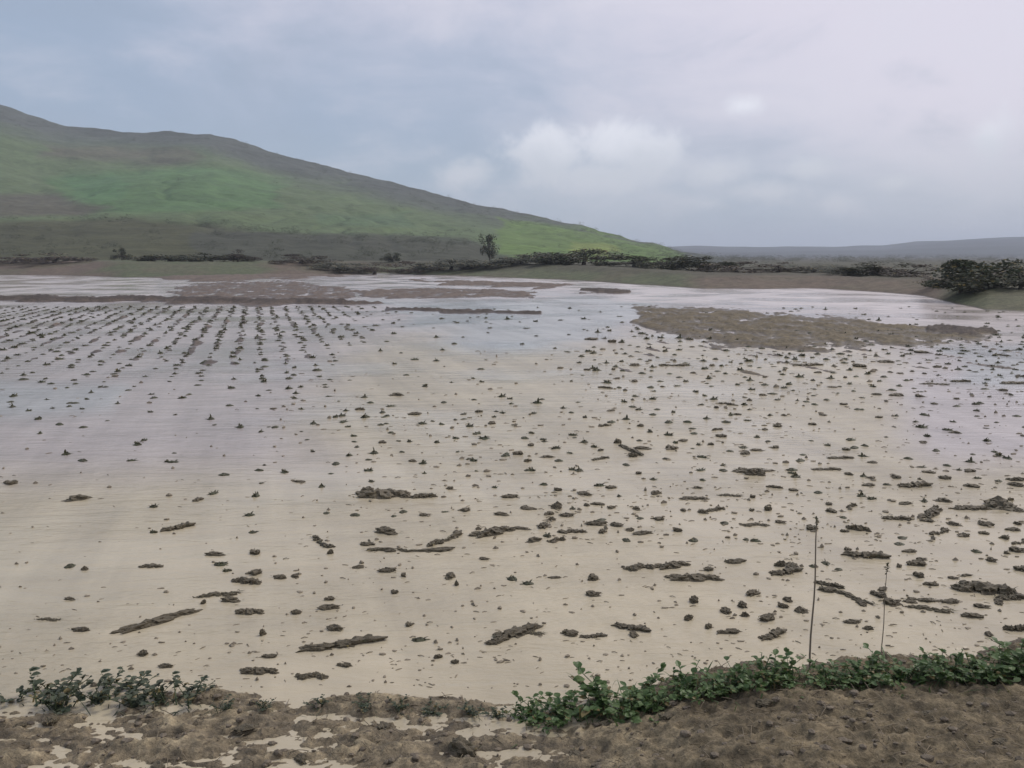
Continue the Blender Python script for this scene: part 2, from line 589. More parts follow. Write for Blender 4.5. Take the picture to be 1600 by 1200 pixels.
cov[..., :3] = soil
blend(np.array([0.30, 0.26, 0.18]), (Yg < 12) * sstep(Xg + 0.5 * fbm(Xg, Yg * 2, 3, 141), 1.2, 0.1))
blend(pink, ((Yg > 20) * 1.0))
blend(flat_c, Mud * ((px > 960) & (Yg > 12)))
blend(np.array([0.065, 0.052, 0.045]), Dark)
farw = sstep(Fg, -0.5, 1.0) * (Yg > 12)
gmask = np.interp(px, [-400, 150, 200, 400, 440, 560, 600, 1060, 1100, 1460, 1490, 2400], [0.1, 0.15, 0.9, 0.9, 0.15, 0.3, 0.9, 0.9, 0.05, 0.1, 1.0, 1.0])
gmask = np.clip(gmask + 0.5 * fbm(Xg * 0.12, Yg * 0.1, 4, 101), 0, 1)
blend(red, farw)
blend(grass, farw * np.maximum(gmask, sstep(Fg, 22, 45)))
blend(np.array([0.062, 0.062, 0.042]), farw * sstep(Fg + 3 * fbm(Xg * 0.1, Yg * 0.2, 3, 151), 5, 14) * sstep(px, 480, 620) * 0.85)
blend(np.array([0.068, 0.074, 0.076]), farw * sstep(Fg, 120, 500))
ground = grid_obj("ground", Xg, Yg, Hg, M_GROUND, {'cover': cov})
tag(ground, kind='structure')

# ------------------------------------------------------------------ flood water
wy_ = np.concatenate([np.linspace(-8, 4, 10), np.geomspace(4.3, 175, 170)])
wt = np.concatenate([np.linspace(-3.9, -0.7, 20)[:-1], np.linspace(-0.7, 0.7, 260), np.linspace(0.7, 3.9, 20)[1:]])
WT, WY = np.meshgrid(wt, wy_)
WX = WT * (np.maximum(WY, 0) + 4.2)
qx, qy = project(WX, WY, np.zeros_like(WX))
qy = np.where(WY > 2, qy, 3000)
qx2 = qx + 60 * fbm(WX * 0.12, WY * 0.09, 4, 401)
qy2 = qy + 18 * fbm(WX * 0.15, WY * 0.1, 4, 411)
silt_sheen = np.zeros(WX.shape + (4,))
silt_sheen[..., 3] = 1
silt_sheen[..., :3] = (0.43, 0.376, 0.266)           # sandy silt near the bank


def wb(c, w):
    silt_sheen[..., :3] = silt_sheen[..., :3] * (1 - w[..., None]) + np.array(c) * w[..., None]


wb((0.40, 0.36, 0.335), sstep(qy2, 800, 690) * sstep(qx2, 640, 420))
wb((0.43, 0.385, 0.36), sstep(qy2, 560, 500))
wb((0.43, 0.39, 0.37), sstep(qx2, 1330, 1450) * sstep(qy2, 760, 690) * sstep(qy2, 480, 560))
wb((0.37, 0.38, 0.365), in_poly(qx2, qy2, [(590, 468), (1000, 462), (1000, 520), (760, 545), (600, 520)], 14) * 0.9)
wb((0.36, 0.375, 0.365), in_poly(qx2, qy2, [(1450, 535), (1750, 530), (1750, 610), (1480, 590)], 12) * 0.9)
wb((0.36, 0.37, 0.36), in_poly(qx2, qy2, [(-200, 590), (200, 600), (220, 640), (60, 655), (-200, 650)], 14) * 0.8)
wb((0.50, 0.445, 0.415), in_poly(qx, qy + 2.0 * fbm(WX * 0.1, WY * 0.05, 3, 421), [(-900, 425), (240, 430), (250, 462), (-900, 464)], 4))  # bright sky reflection on the far left water, painted in as paler colour
wb((0.52, 0.465, 0.43), in_poly(qx, qy, [(560, 424), (1300, 440), (1800, 470), (1800, 512), (1500, 506), (1250, 480), (960, 470), (900, 452), (560, 446)], 4))  # same painted sky sheen on the strips beyond the mud
water = grid_obj("water", WX, WY, np.zeros_like(WX), M_WATER, {'silt_sheen': silt_sheen})
tag(water, kind='structure')

# ------------------------------------------------------------------ hills
RIDGE = [(-2600, 250), (-1200, 90), (-600, 70), (-250, 110), (0, 166), (40, 180), (100, 194), (200, 200), (330, 208), (380, 224), (420, 239), (500, 258),
         (600, 282), (700, 308), (800, 329), (900, 352), (960, 366), (1010, 378), (1060, 391), (1130, 405)]
r_az, r_te = [], []
for p, q in RIDGE:
    d = pix_dir(p, q)
    r_az.append(math.atan2(d.x, d.y))
    r_te.append(d.z / math.hypot(d.x, d.y))
haz = np.linspace(r_az[0], r_az[-1], 640)
te = np.interp(haz, r_az, r_te)
hx_px = 800 + FPX * np.tan(np.clip(haz, -1.4, 1.4))
Rr = np.interp(hx_px, [-1200, 0, 500, 800, 1050, 1130], [1000, 900, 760, 620, 470, 420])
s = np.concatenate([np.linspace(0, 1, 150), np.linspace(1, 1.8, 24)[1:]])
S_, A_ = np.meshgrid(s, haz, indexing='ij')
Rf = np.interp(hx_px, [-1200, 0, 600, 1130], [185, 180, 150, 155])
rad = Rf + (Rr - Rf) * S_
zr = CAM_H + Rr * te
prof = np.where(S_ <= 1, 0.35 * S_ + 0.65 * S_ ** 1.7, 1 - 0.9 * sstep(S_, 0.95, 1.8))
# keep the slope meeting the ridge rounded
HX, HY = rad * np.sin(A_), rad * np.cos(A_)
HZ = 0.2 + (zr - 0.2) * prof
fold = fbm(HX * 0.006, HY * 0.006, 5, 201, 0.5)
HZ = HZ + fold * 0.045 * (zr - 1) * np.clip(S_ * (1.15 - S_) * 4, 0, 1) + 0.6 * fbm(HX * 0.05, HY * 0.05, 3, 211) * np.clip(S_ * 4, 0, 1)
HZ = HZ - np.clip(S_ * 3, 0, 1) * np.clip((1 - S_) * 6, 0, 1) * 1.3 * sstep(np.abs(fbm(A_ * 9 + 0.4 * fbm(HX * 0.01, HY * 0.01, 3, 219), rad * 0.0025, 2, 217)), 0.3, 0.0)
HZ = HZ + np.clip(S_, 0, 1) * 1.2 * fbm(HX * 0.02, HY * 0.02, 4, 215)
hpx, hpy = project(HX, HY, HZ)
ridge_py = 0 * S_ + np.interp(hx_px, [p for p, q in RIDGE], [q for p, q in RIDGE])
wpx = hpx + 22 * fbm(HX * 0.012, HY * 0.012, 4, 221)
wpy = hpy + 7 * fbm(HX * 0.02, HY * 0.014, 4, 231)
hc = np.zeros(S_.shape + (4,))
hc[..., 3] = 1
hc[..., :3] = (0.078, 0.108, 0.055)


def hb(c, w):
    hc[..., :3] = hc[..., :3] * (1 - w[..., None]) + np.array(c) * w[..., None]


hb((0.062, 0.070, 0.064), sstep(wpy - ridge_py, 45, 8))
hb((0.085, 0.075, 0.062), in_poly(wpx, wpy, [(60, 225), (300, 235), (320, 252), (60, 250)], 8) * 0.7)
hb((0.066, 0.118, 0.050), in_poly(wpx, wpy, [(60, 278), (200, 266), (330, 262), (450, 284), (430, 322), (300, 336), (190, 336), (100, 314)], 7))
hb((0.05, 0.13, 0.06), in_poly(wpx, wpy, [(100, 275), (190, 270), (200, 310), (120, 318)], 7) * 0.25)
hb((0.07, 0.062, 0.052), in_poly(wpx, wpy, [(-300, 300), (90, 303), (190, 322), (120, 336), (-300, 336)], 6) * 0.8)
hb((0.06, 0.10, 0.055), in_poly(wpx, wpy, [(490, 335), (640, 335), (640, 352), (490, 352)], 6) * 0.6)
hb((0.047, 0.050, 0.026), in_poly(wpx, wpy, [(-900, 338), (200, 344), (300, 352), (560, 372), (760, 385), (780, 430), (-900, 440)], 6))
hb((0.042, 0.046, 0.036), in_poly(wpx, wpy, [(300, 358), (740, 372), (780, 400), (900, 415), (1080, 425), (300, 430)], 6) * 0.8)
hb((0.082, 0.128, 0.042), in_poly(wpx, wpy, [(775, 340), (850, 344), (930, 360), (1010, 382), (1070, 398), (1040, 412), (850, 408), (780, 398)], 5))
hb((0.15, 0.18, 0.05), in_poly(wpx, wpy, [(890, 380), (950, 384), (960, 398), (900, 396)], 5) * 0.7)
hc[..., :3] *= np.array([1.29, 1.28, 1.25])
hill = grid_obj("hills", HX, HY, HZ, M_HILL, {'cover': hc})
tag(hill, kind='structure')

# far hills on the other side of the plain
FH = [(300, 396), (900, 391), (1000, 387), (1080, 385), (1200, 385), (1300, 386), (1380, 384), (1430, 377), (1500, 373), (1600, 369), (1750, 358), (2000, 340), (2600, 352)]
f_az = np.array([math.atan2(pix_dir(p, q).x, pix_dir(p, q).y) for p, q in FH])
f_te = np.array([pix_dir(p, q).z / math.hypot(pix_dir(p, q).x, pix_dir(p, q).y) for p, q in FH])
fa = np.linspace(f_az[0], f_az[-1], 260)
ft = np.interp(fa, f_az, f_te)
S2, A2 = np.meshgrid(np.linspace(0, 1.6, 60), fa, indexing='ij')
rad2 = 1300 + 1500 * S2
z2 = (CAM_H + 2800 * ft)
FX, FY = rad2 * np.sin(A2), rad2 * np.cos(A2)
FZ = 0.2 + (z2 - 0.2) * np.where(S2 <= 1, S2 ** 1.4, 1 - 0.8 * sstep(S2, 0.95, 1.6))
FZ = FZ + np.clip(S2, 0, 1) * 5 * fbm(FX * 0.003, FY * 0.003, 4, 301)
fc = np.zeros(S2.shape + (4,))
fc[..., 3] = 1
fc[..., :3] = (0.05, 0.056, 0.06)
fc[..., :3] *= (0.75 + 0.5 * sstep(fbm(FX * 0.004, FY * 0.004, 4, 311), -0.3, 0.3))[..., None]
far_hills = grid_obj("distant_hills", FX, FY, FZ, M_HILL, {'cover': fc})
tag(far_hills, kind='structure')


# ------------------------------------------------------------------ plant makers
def tube(verts, faces, pts, rads, seg=6):
    base = len(verts)
    n = len(pts)
    for i, p in enumerate(pts):
        p = Vector(p)
        d = (Vector(pts[min(i + 1, n - 1)]) - Vector(pts[max(i - 1, 0)])).normalized()
        a = d.orthogonal().normalized()
        b = d.cross(a)
        for k in range(seg):
            t = 2 * math.pi * k / seg
            verts.append(tuple(p + (a * math.cos(t) + b * math.sin(t)) * rads[i]))
    for i in range(n - 1):
        for k in range(seg):
            k2 = (k + 1) % seg
            faces.append((base + i * seg + k, base + i * seg + k2, base + (i + 1) * seg + k2, base + (i + 1) * seg + k))
    faces.append(tuple(base + (n - 1) * seg + k for k in range(seg)))


def leaf(verts, faces, vals, p, d, length, width, val, droop=0.3, rng=random):
    d = Vector(d).normalized()
    side = d.cross(Vector((0, 0, 1)))
    if side.length < 1e-3:
        side = Vector((1, 0, 0))
    side.normalize()
    side = (Matrix.Rotation(rng.uniform(-0.6, 0.6), 3, d) @ side).normalized()
    up = side.cross(d).normalized()
    prof = ((0.0, 0.06), (0.25, 0.8), (0.55, 1.0), (0.82, 0.6), (1.0, 0.04))
    b = len(verts)
    for s_, w in prof:
        c = Vector(p) + d * (length * s_) - Vector((0, 0, 1)) * (droop * length * s_ * s_)
        e = side * (width * 0.5 * w)
        verts.append(tuple(c - e + up * width * 0.12 * w))
        verts.append(tuple(c - up * width * 0.04))
        verts.append(tuple(c + e + up * width * 0.12 * w))
        vals.extend([val] * 3)
    for i in range(len(prof) - 1):
        for k in range(2):
            q = b + i * 3 + k
            faces.append((q, q + 1, q + 4, q + 3))


def sprout_mesh(seed, n=11, h=1.0, spread=0.7):
    """a low drowned tuft about 1 unit wide, sitting in a small mud collar"""
    r = random.Random(seed)
    v, f, vals = [], [], []
    for i in range(n):
        a = r.uniform(0, 2 * math.pi)
        tilt = r.uniform(0.15, 1.25)
        d = (math.cos(a) * math.sin(tilt), math.sin(a) * math.sin(tilt), math.cos(tilt))
        o = (r.gauss(0, 0.10) * spread, r.gauss(0, 0.10) * spread, -0.05)
        leaf(v, f, vals, o, d, r.uniform(0.28, 0.55) * h, r.uniform(0.08, 0.17), r.random(), r.uniform(0.1, 0.8), r)
    # mud collar
    b = len(v)
    ring = 10
    for j, (rr, zz) in enumerate(((0.34, -0.06), (0.25, 0.06), (0.1, 0.13))):
        for k in range(ring):
            t = 2 * math.pi * k / ring
            q = rr * r.uniform(0.75, 1.25)
            v.append((q * math.cos(t), q * math.sin(t), zz * r.uniform(0.6, 1.3) if j else zz))
            vals.append(0.0)
    v.append((0, 0, 0.15))
    vals.append(0.0)
    for j in range(2):
        for k in range(ring):
            k2 = (k + 1) % ring
            f.append((b + j * ring + k, b + j * ring + k2, b + (j + 1) * ring + k2, b + (j + 1) * ring + k))
    for k in range(ring):
        f.append((b + 2 * ring + k, b + 2 * ring + (k + 1) % ring, b + 3 * ring))
    return v, f, vals


def make_mesh(name, v, f, vals, mat, smooth=False):
    me = bpy.data.meshes.new(name)
    me.from_pydata(v, [], f)
    me.update()
    if smooth:
        me.polygons.foreach_set('use_smooth', [True] * len(me.polygons))
    if vals is not None:
        a = me.attributes.new('leaf', 'FLOAT', 'POINT')
        a.data.foreach_set('value', np.array(vals, np.float32))
    me.materials.append(mat)
    return me


import bmesh
from mathutils import noise as mnoise


def clod_mesh(seed, lumps=4, bend=0.0, string=False):
    """a ragged heap of wet soil lumps with bits of root and stubble, about one unit wide along x, for scaling"""
    r = random.Random(seed)
    v, f, mi = [], [], []
    for i in range(lumps):
        if string:
            x = -0.46 + 0.92 * (i + r.uniform(-0.3, 0.3)) / (lumps - 1)
            y = bend * (x * x * 4 - 0.5) + r.gauss(0, 0.2)
            rad = r.choice((0.03, 0.05, 0.07, 0.09, 0.13)) * r.uniform(0.8, 1.2) * (1.2 - abs(x) * 1.0)
            z = 0.0
            st = r.uniform(1.0, 1.9)
        else:
            a = r.uniform(0, 6.28)
            q = 0.30 * math.sqrt(r.random()) if i else 0.0
            x, y = q * math.cos(a) * 1.15, q * math.sin(a)
            rad = r.uniform(0.12, 0.24) if i else 0.30
            z = r.uniform(-0.05, 0.16) if i else 0.02
            st = r.uniform(0.8, 1.4)
        bm = bmesh.new()
        bmesh.ops.create_icosphere(bm, subdivisions=3, radius=1.0)
        off = Vector((seed * 3.7 + i * 5.1, seed * 1.3, seed * 2.1 - i))
        b = len(v)
        for vv in bm.verts:
            p = vv.co.copy()
            n = mnoise.fractal(p * 1.5 + off, 0.8, 2.1, 5)
            n2 = mnoise.cell(p * 3.1 + off) - 0.5
            p *= 1 + 0.55 * n + 0.16 * n2
            zz = p.z * rad * (2.7 if string else 1.15)
            v.append((x + p.x * rad * st, y + p.y * rad * (2.8 if string else 1.0), z + zz))
        for fc_ in bm.faces:
            f.append(tuple(b + q.index for q in fc_.verts))
            mi.append(0)
        bm.free()
    vals = [0.0] * len(v)
    for i in range(r.randint(26, 60) if string else r.randint(14, 40)):
        x = r.uniform(-0.5, 0.5) if string else r.gauss(0, 0.2)
        y = (bend * (x * x * 4 - 0.5) if string else 0) + r.gauss(0, 0.1)
        a, t = r.uniform(0, 6.28), r.uniform(0.1, 1.4)
        n0 = len(f)
        leaf(v, f, vals, (x, y, 0.12), (math.cos(a) * math.cos(t), math.sin(a) * math.cos(t), math.sin(t)), r.uniform(0.10, 0.30), r.uniform(0.02, 0.06), r.random(), r.uniform(0, 0.7), r)
        mi.extend([1] * (len(f) - n0))
    me = make_mesh("mud_clod", v, f, vals, M_CLOD)
    me.materials.append(M_SPROUT)
    me.polygons.foreach_set('material_index', mi)
    return me


CLODS = [clod_mesh(i + 1, 3 + i % 5) for i in range(12)]
STRINGS = [clod_mesh(i + 31, 14 + i % 7, b, True) for i, b in enumerate((0.0, 0.12, -0.12, 0.25, 0.05, -0.2, 0.0, 0.1))]
SPROUTS = [make_mesh("crop_seedling", *sprout_mesh(i + 5, 15 + i % 6), M_SPROUT) for i in range(8)]
SPROUTS += [make_mesh("crop_seedling", *sprout_mesh(i + 55, 10, 0.6), M_SPROUT) for i in range(5)]   # flattened, nearly under water

# landmarks that the labels refer to: pixel place -> words
LAND = [
    (635, 850, "long bowed mud ridge"), (603, 772, "long dark clod in open water"), (122, 780, "lone oval clod"), (245, 970, "slanted mud bar"),
    (342, 930, "hooked mud bar"), (530, 1008, "long greenish mud bar"), (803, 990, "stepped mud ridge"), (985, 985, "forked mud clod"),
    (1182, 737, "wedge-topped mud clod"), (1560, 785, "green-topped mud heap"), (1550, 922, "broad dark mud heap"), (1085, 895, "three-piece mud row"),
    (1322, 928, "sloping ridge beside stalks"), (985, 702, "kinked string of clods"), (1430, 757, "flat clod pair"), (1265, 835, "tall dry stalk"),
    (705, 908, "tilted wedge of mud"), (870, 792, "pointed clod"), (1350, 866, "long clod behind the stalks"), (890, 990, "blunt dark clod by the weeds"),
    (1280, 540, "brown mud flat"), (635, 640, "small broad clod"), (60, 632, "pair of tufts in blueish water"), (215, 690, "two joined tufts"),
    (1440, 945, "twin flat mud bars"), (1460, 802, "rising mud bar"), (420, 640, "open gap in the left rows"), (1000, 560, "front of the flat"),
    (400, 865, "small humped clod"), (120, 560, "left edge of the drilled rows"), (1580, 600, "right end of the mud flat"),
]
ORD = ["", "second ", "third ", "fourth ", "fifth ", "sixth ", "seventh ", "eighth ", "ninth ", "tenth ", "eleventh ", "twelfth ", "thirteenth ",
       "fourteenth ", "fifteenth ", "sixteenth ", "seventeenth ", "eighteenth ", "nineteenth ", "twentieth "] + ["farther "] * 200


def place_words(items, describe):
    """items: list of (px, py, obj). Gives each object a label by how it lies to a landmark in view."""
    by = {}
    for x, y, o in items:
        cand = sorted(LAND, key=lambda l: math.hypot(l[0] - x, (l[1] - y) * 1.5))
        lm = next(l for l in cand if math.hypot(l[0] - x, l[1] - y) > 9)
        dx, dy = x - lm[0], (y - lm[1]) * 1.3
        a = math.degrees(math.atan2(-dy, dx)) % 360
        w = ["right of", "behind and right of", "behind", "behind and left of", "left of", "in front and left of", "in front of", "in front and right of"][int(((a + 22.5) % 360) // 45)]
        by.setdefault((lm[2], w, describe(o)), []).append((math.hypot(dx, dy), o))
    for (name, w, what), lst in by.items():
        lst.sort(key=lambda q: q[0])
        for i, (dd, o) in enumerate(lst):
            o['label'] = f"{ORD[i]}{what} {w} the {name}".strip()


def spot(name, mesh, px_, py_, group, cat):
    x, y = at(px_, py_)
    o = bpy.data.objects.new(name, mesh)
    col.objects.link(o)
    o['category'] = cat
    o['group'] = group
    return o, x, y


# ------------------------------------------------------------------ mud clods standing out of the flood
# px, py (base), width px, height px, turn in degrees, long?
CL = [
    (122, 784, 36, 15, 0, 0), (600, 778, 66, 16, 0, 1), (575, 770, 22, 12, 0, 0), (620, 620, 22, 9, 0, 0), (650, 649, 28, 8, 0, 0), (605, 836, 36, 15, 10, 0),
    (637, 863, 106, 10, 0, 1), (697, 848, 36, 16, 25, 1), (572, 853, 26, 8, 0, 0), (770, 836, 46, 14, 12, 1), (815, 828, 30, 6, 0, 0), (870, 797, 24, 18, 0, 0), (858, 806, 16, 10, 0, 0),
    (930, 822, 34, 10, 0, 0), (942, 834, 16, 10, 0, 0), (900, 832, 26, 7, 0, 1), (880, 834, 20, 8, 0, 0), (1005, 836, 34, 9, 0, 0), (985, 830, 20, 8, 0, 0), (1060, 832, 14, 10, 0, 0),
    (1098, 803, 18, 10, 0, 0), (795, 779, 26, 8, 0, 0), (824, 797, 28, 6, 0, 0), (340, 933, 56, 11, 8, 1), (318, 946, 10, 12, 80, 0), (247, 974, 68, 12, 22, 1), (400, 868, 28, 13, -12, 0),
    (500, 850, 30, 11, -25, 1), (516, 868, 11, 13, 0, 0), (436, 905, 26, 10, 12, 0), (516, 938, 16, 8, 0, 0), (411, 996, 11, 17, 0, 0), (463, 961, 22, 12, 20, 0), (390, 959, 34, 9, 0, 1),
    (703, 905, 22, 12, -30, 0), (713, 918, 9, 16, 0, 0), (530, 1012, 100, 16, 6, 1), (495, 1018, 30, 10, 0, 0), (805, 992, 56, 16, 18, 1), (770, 1008, 26, 10, 20, 0), (830, 992, 36, 7, 0, 1),
    (890, 994, 32, 14, 0, 0), (925, 996, 34, 7, 0, 1), (985, 984, 40, 12, -14, 1), (990, 996, 22, 11, 0, 0), (965, 695, 16, 13, 0, 0), (985, 706, 24, 10, -35, 1), (990, 716, 14, 12, 0, 0),
    (1050, 704, 28, 11, 0, 0), (1005, 703, 26, 7, 0, 0), (1182, 745, 34, 18, 0, 0), (1175, 737, 52, 8, 0, 1), (1312, 717, 36, 6, 0, 1), (1290, 735, 40, 6, 0, 1), (1427, 762, 44, 12, 0, 1),
    (1400, 748, 22, 8, 0, 0), (1475, 750, 18, 9, 0, 0), (1400, 813, 36, 10, -4, 1), (1455, 806, 34, 13, 18, 1), (1450, 816, 22, 7, 0, 0), (1518, 796, 44, 9, 0, 1), (1560, 797, 56, 28, 0, 0),
    (1590, 800, 26, 9, 0, 0), (1000, 890, 44, 11, 5, 1), (1050, 887, 40, 11, 8, 1), (1085, 907, 64, 12, 0, 1), (1147, 881, 36, 10, 0, 0), (1107, 893, 18, 10, 0, 0), (1350, 872, 50, 15, -8, 1),
    (1325, 862, 16, 9, 0, 0), (1085, 945, 18, 18, 0, 0), (1076, 971, 18, 17, 0, 0), (1107, 984, 15, 14, 0, 0), (1160, 950, 20, 14, 0, 0), (1164, 966, 13, 14, 0, 0), (1177, 931, 26, 12, 0, 0),
    (1250, 958, 26, 14, -12, 0), (1225, 951, 16, 11, 0, 0), (1295, 917, 30, 11, -16, 1), (1325, 934, 46, 10, -26, 1), (1345, 946, 22, 10, -14, 0), (1330, 975, 26, 8, 0, 0), (1358, 985, 14, 10, 0, 0),
    (1440, 940, 50, 8, 0, 1), (1450, 955, 60, 11, -6, 1), (1455, 916, 24, 10, 12, 0), (1490, 905, 20, 6, 0, 0), (1510, 901, 22, 6, 0, 0), (1540, 927, 66, 24, -6, 1), (1580, 938, 44, 14, 0, 1),
    (1560, 944, 26, 12, 0, 0), (1595, 850, 26, 8, 10, 1), (1420, 864, 26, 8, 0, 0), (1440, 876, 20, 7, 0, 0), (1405, 888, 12, 10, 0, 0), (1550, 879, 18, 11, 0, 0), (1572, 867, 12, 9, 0, 0),
    (405, 1052, 44, 10, 0, 1), (488, 1060, 44, 10, 0, 1), (225, 1026, 17, 13, 20, 0), (260, 1044, 22, 10, 0, 0), (420, 1028, 30, 8, 12, 0), (540, 1042, 24, 8, 0, 0), (685, 1030, 14, 12, 0, 0),
    (710, 1038, 12, 9, 0, 0), (75, 970, 34, 6, 0, 1), (110, 938, 18, 6, 0, 0), (238, 886, 28, 6, 0, 1), (132, 892, 14, 10, 0, 0), (1545, 995, 16, 10, 0, 0), (865, 904, 24, 5, 0, 0),
    (1200, 800, 14, 13, 0, 0), (1180, 822, 40, 6, 0, 1), (1220, 818, 20, 7, 0, 0), (1300, 802, 20, 10, 0, 0), (1295, 790, 14, 8, 0, 0), (1240, 768, 16, 7, 0, 0), (1085, 780, 34, 6, 0, 1),
    (1140, 776, 34, 6, 0, 1), (1090, 764, 16, 6, 0, 0), (1025, 773, 20, 9, 0, 0), (820, 795, 18, 6, 0, 0), (995, 798, 14, 8, 0, 0), (1068, 800, 12, 8, 0, 0), (1320, 832, 16, 7, 0, 0),
    (1590, 752, 24, 8, 0, 1), (1515, 738, 20, 7, 0, 0), (1218, 888, 16, 16, 0, 0), (560, 888, 26, 7, 0, 0), (757, 875, 20, 6, 0, 0), (630, 903, 12, 11, 0, 0), (617, 928, 14, 8, 0, 0),
    (1440, 553, 24, 8, 0, 0), (1385, 568, 26, 8, 0, 0), (1345, 575, 22, 9, 0, 0), (1260, 572, 40, 6, 0, 1), (1050, 573, 34, 7, 0, 1), (992, 573, 18, 8, 0, 0), (1460, 602, 40, 6, 0, 1),
    (1500, 598, 28, 7, 0, 1), (1400, 620, 24, 8, 0, 0), (1435, 622, 18, 9, 0, 0), (955, 537, 14, 9, 0, 0), (925, 532, 26, 7, 0, 0), (1585, 600, 34, 6, 0, 1),
]
clod_items = []
rr = random.Random(3)


def packed(x, y):
    """how thickly small clods stand at this place of the photograph"""
    if 540 <= y < 640:
        return 0.75 * max(0, min(1, (x - 860) / 120))
    if 640 <= y < 760:
        return 0.35 if x > 560 else 0.05
    if 760 <= y < 850:
        return 1.0 if x > 840 else 0.3 if x > 540 else 0.05
    if 850 <= y < 1000:
        return 0.42 if x > 1180 else 0.14
    return 0


while len(CL) < 296:
    x_, y_ = rr.uniform(0, 1600), rr.uniform(540, 1000)
    if rr.random() < packed(x_, y_) and not any(abs(x_ - c[0]) < 0.55 * c[2] + 8 and abs(y_ - c[1]) < 8 for c in CL):
        g = (y_ - 350) / 500
        lg = rr.random() < 0.2
        CL.append((x_, y_, rr.uniform(14, 30) * g * (1.4 if lg else 1), rr.uniform(7, 13) * g, rr.uniform(-10, 14), int(lg)))
for (cx, cy, cw, ch, ang, lng) in CL:
    name = "mud_ridge" if lng else "mud_clod"
    mesh = rr.choice(STRINGS if lng else CLODS)
    o, x, y = spot(name, mesh, cx, cy - ch * 0.25, "mud ridges standing out of the flood" if lng else "mud clods standing out of the flood", "mud ridge" if lng else "mud clod")
    d = math.hypot(y, CAM_H)
    k = d / FPX
    dep = math.atan2(CAM_H, y)
    w = cw * k
    hgt = ch * k * (0.85 if lng else 0.8)
    depth = min(w * (0.45 if lng else 0.9), 0.45 * ch * k / math.sin(dep) + 0.02)
    # a slant in the picture is a much larger turn on the ground
    rot = math.atan2(math.tan(R(ang)) / math.sin(dep), 1) if lng else R(rr.uniform(0, 360)) if abs(w - depth) < 0.3 * w else R(rr.uniform(-15, 15))
    wl = w / max(0.35, math.cos(rot)) if lng else w
    zb = 0.0
    o.location = (x, y, zb + 0.02 * hgt)
    o.rotation_euler = (0, 0, rot)
    o.scale = (wl * 1.15, depth * 1.15, hgt * 1.5)
    o['size'] = cw
    clod_items.append((cx, cy - ch / 2, o))


def clod_words(o):
    if o.name.startswith("mud_ridge"):
        return "long low mud ridge" if o['size'] >= 48 else "short low mud ridge"
    return "large dark mud clod" if o['size'] >= 24 else "small dark mud clod"


place_words(clod_items, clod_words)
named = {(600, 778): "long dark mud ridge alone in open water", (637, 863): "longest thin dark mud ridge, bowed, in the middle of the flood",
         (247, 974): "slanted mud bar rising to the right near the shore weeds", (530, 1012): "long greenish mud bar near the shore, farther from the weeds",
         (1560, 797): "tall green-topped mud heap at the right end of the flood", (1540, 927): "broadest dark mud heap between the stalks and the right edge",
         (122, 784): "lone oval mud clod in empty water on the left", (805, 992): "stepped mud ridge in front of the shore, left of two blunt clods"}
for (cx, cy, *_), (_, _, o) in zip(CL, clod_items):
    if (cx, cy) in named:
        o['label'] = named[(cx, cy)]

# ------------------------------------------------------------------ crop tufts standing in the flood
HAND = [(20, 636), (82, 638), (45, 642), (215, 695), (225, 688), (240, 832), (240, 792), (130, 668), (60, 655), (165, 605), (80, 600), (110, 630), (200, 610), (240, 622), (285, 622),
        (330, 655), (375, 668), (430, 668), (205, 720), (270, 722), (130, 720), (405, 735), (445, 738), (350, 742), (400, 775), (480, 762), (490, 662), (535, 660), (470, 605), (420, 610),
        (425, 640), (535, 650), (570, 652), (595, 664), (605, 650), (660, 662), (690, 663), (725, 655), (640, 690), (712, 685), (756, 685), (785, 620), (785, 645), (770, 665), (740, 720),
        (790, 712), (585, 708), (545, 712), (525, 725), (610, 635), (840, 630), (850, 690), (870, 700), (895, 680), (820, 685), (890, 708), (905, 735), (825, 735), (945, 760), (855, 718),
        (998, 640), (1027, 640), (955, 660), (1000, 662), (1045, 680), (1075, 660), (1135, 660), (1118, 695), (1092, 695), (1140, 705), (1200, 690), (1250, 720), (1237, 735), (1335, 700),
        (1440, 668), (1440, 690), (1520, 710), (1560, 712), (1440, 730), (1480, 728), (1515, 745), (1560, 752), (1335, 748), (1370, 748), (1345, 775), (1242, 745), (1095, 735), (1130, 735),
        (800, 905), (825, 912), (345, 882), (355, 892), (125, 890), (110, 885), (1170, 945), (555, 805), (510, 802), (630, 800), (670, 772), (725, 800), (1260, 828), (1278, 770), (395, 832), (390, 805),
        (640, 980), (655, 1000), (1000, 810), (1180, 845), (1270, 885), (1290, 880), (1310, 890), (1405, 850), (1525, 862), (1380, 925), (1215, 625), (1260, 628), (1340, 640), (1400, 650), (1525, 632)]
tufts = []     # px, py, size m
for (tx, ty) in HAND:
    x, y = at(tx, ty)
    tufts.append([tx, ty, (0.09 + 0.006 * y) * rr.uniform(0.8, 1.25)])
ca, sa = math.cos(ROW_AZ), math.sin(ROW_AZ)


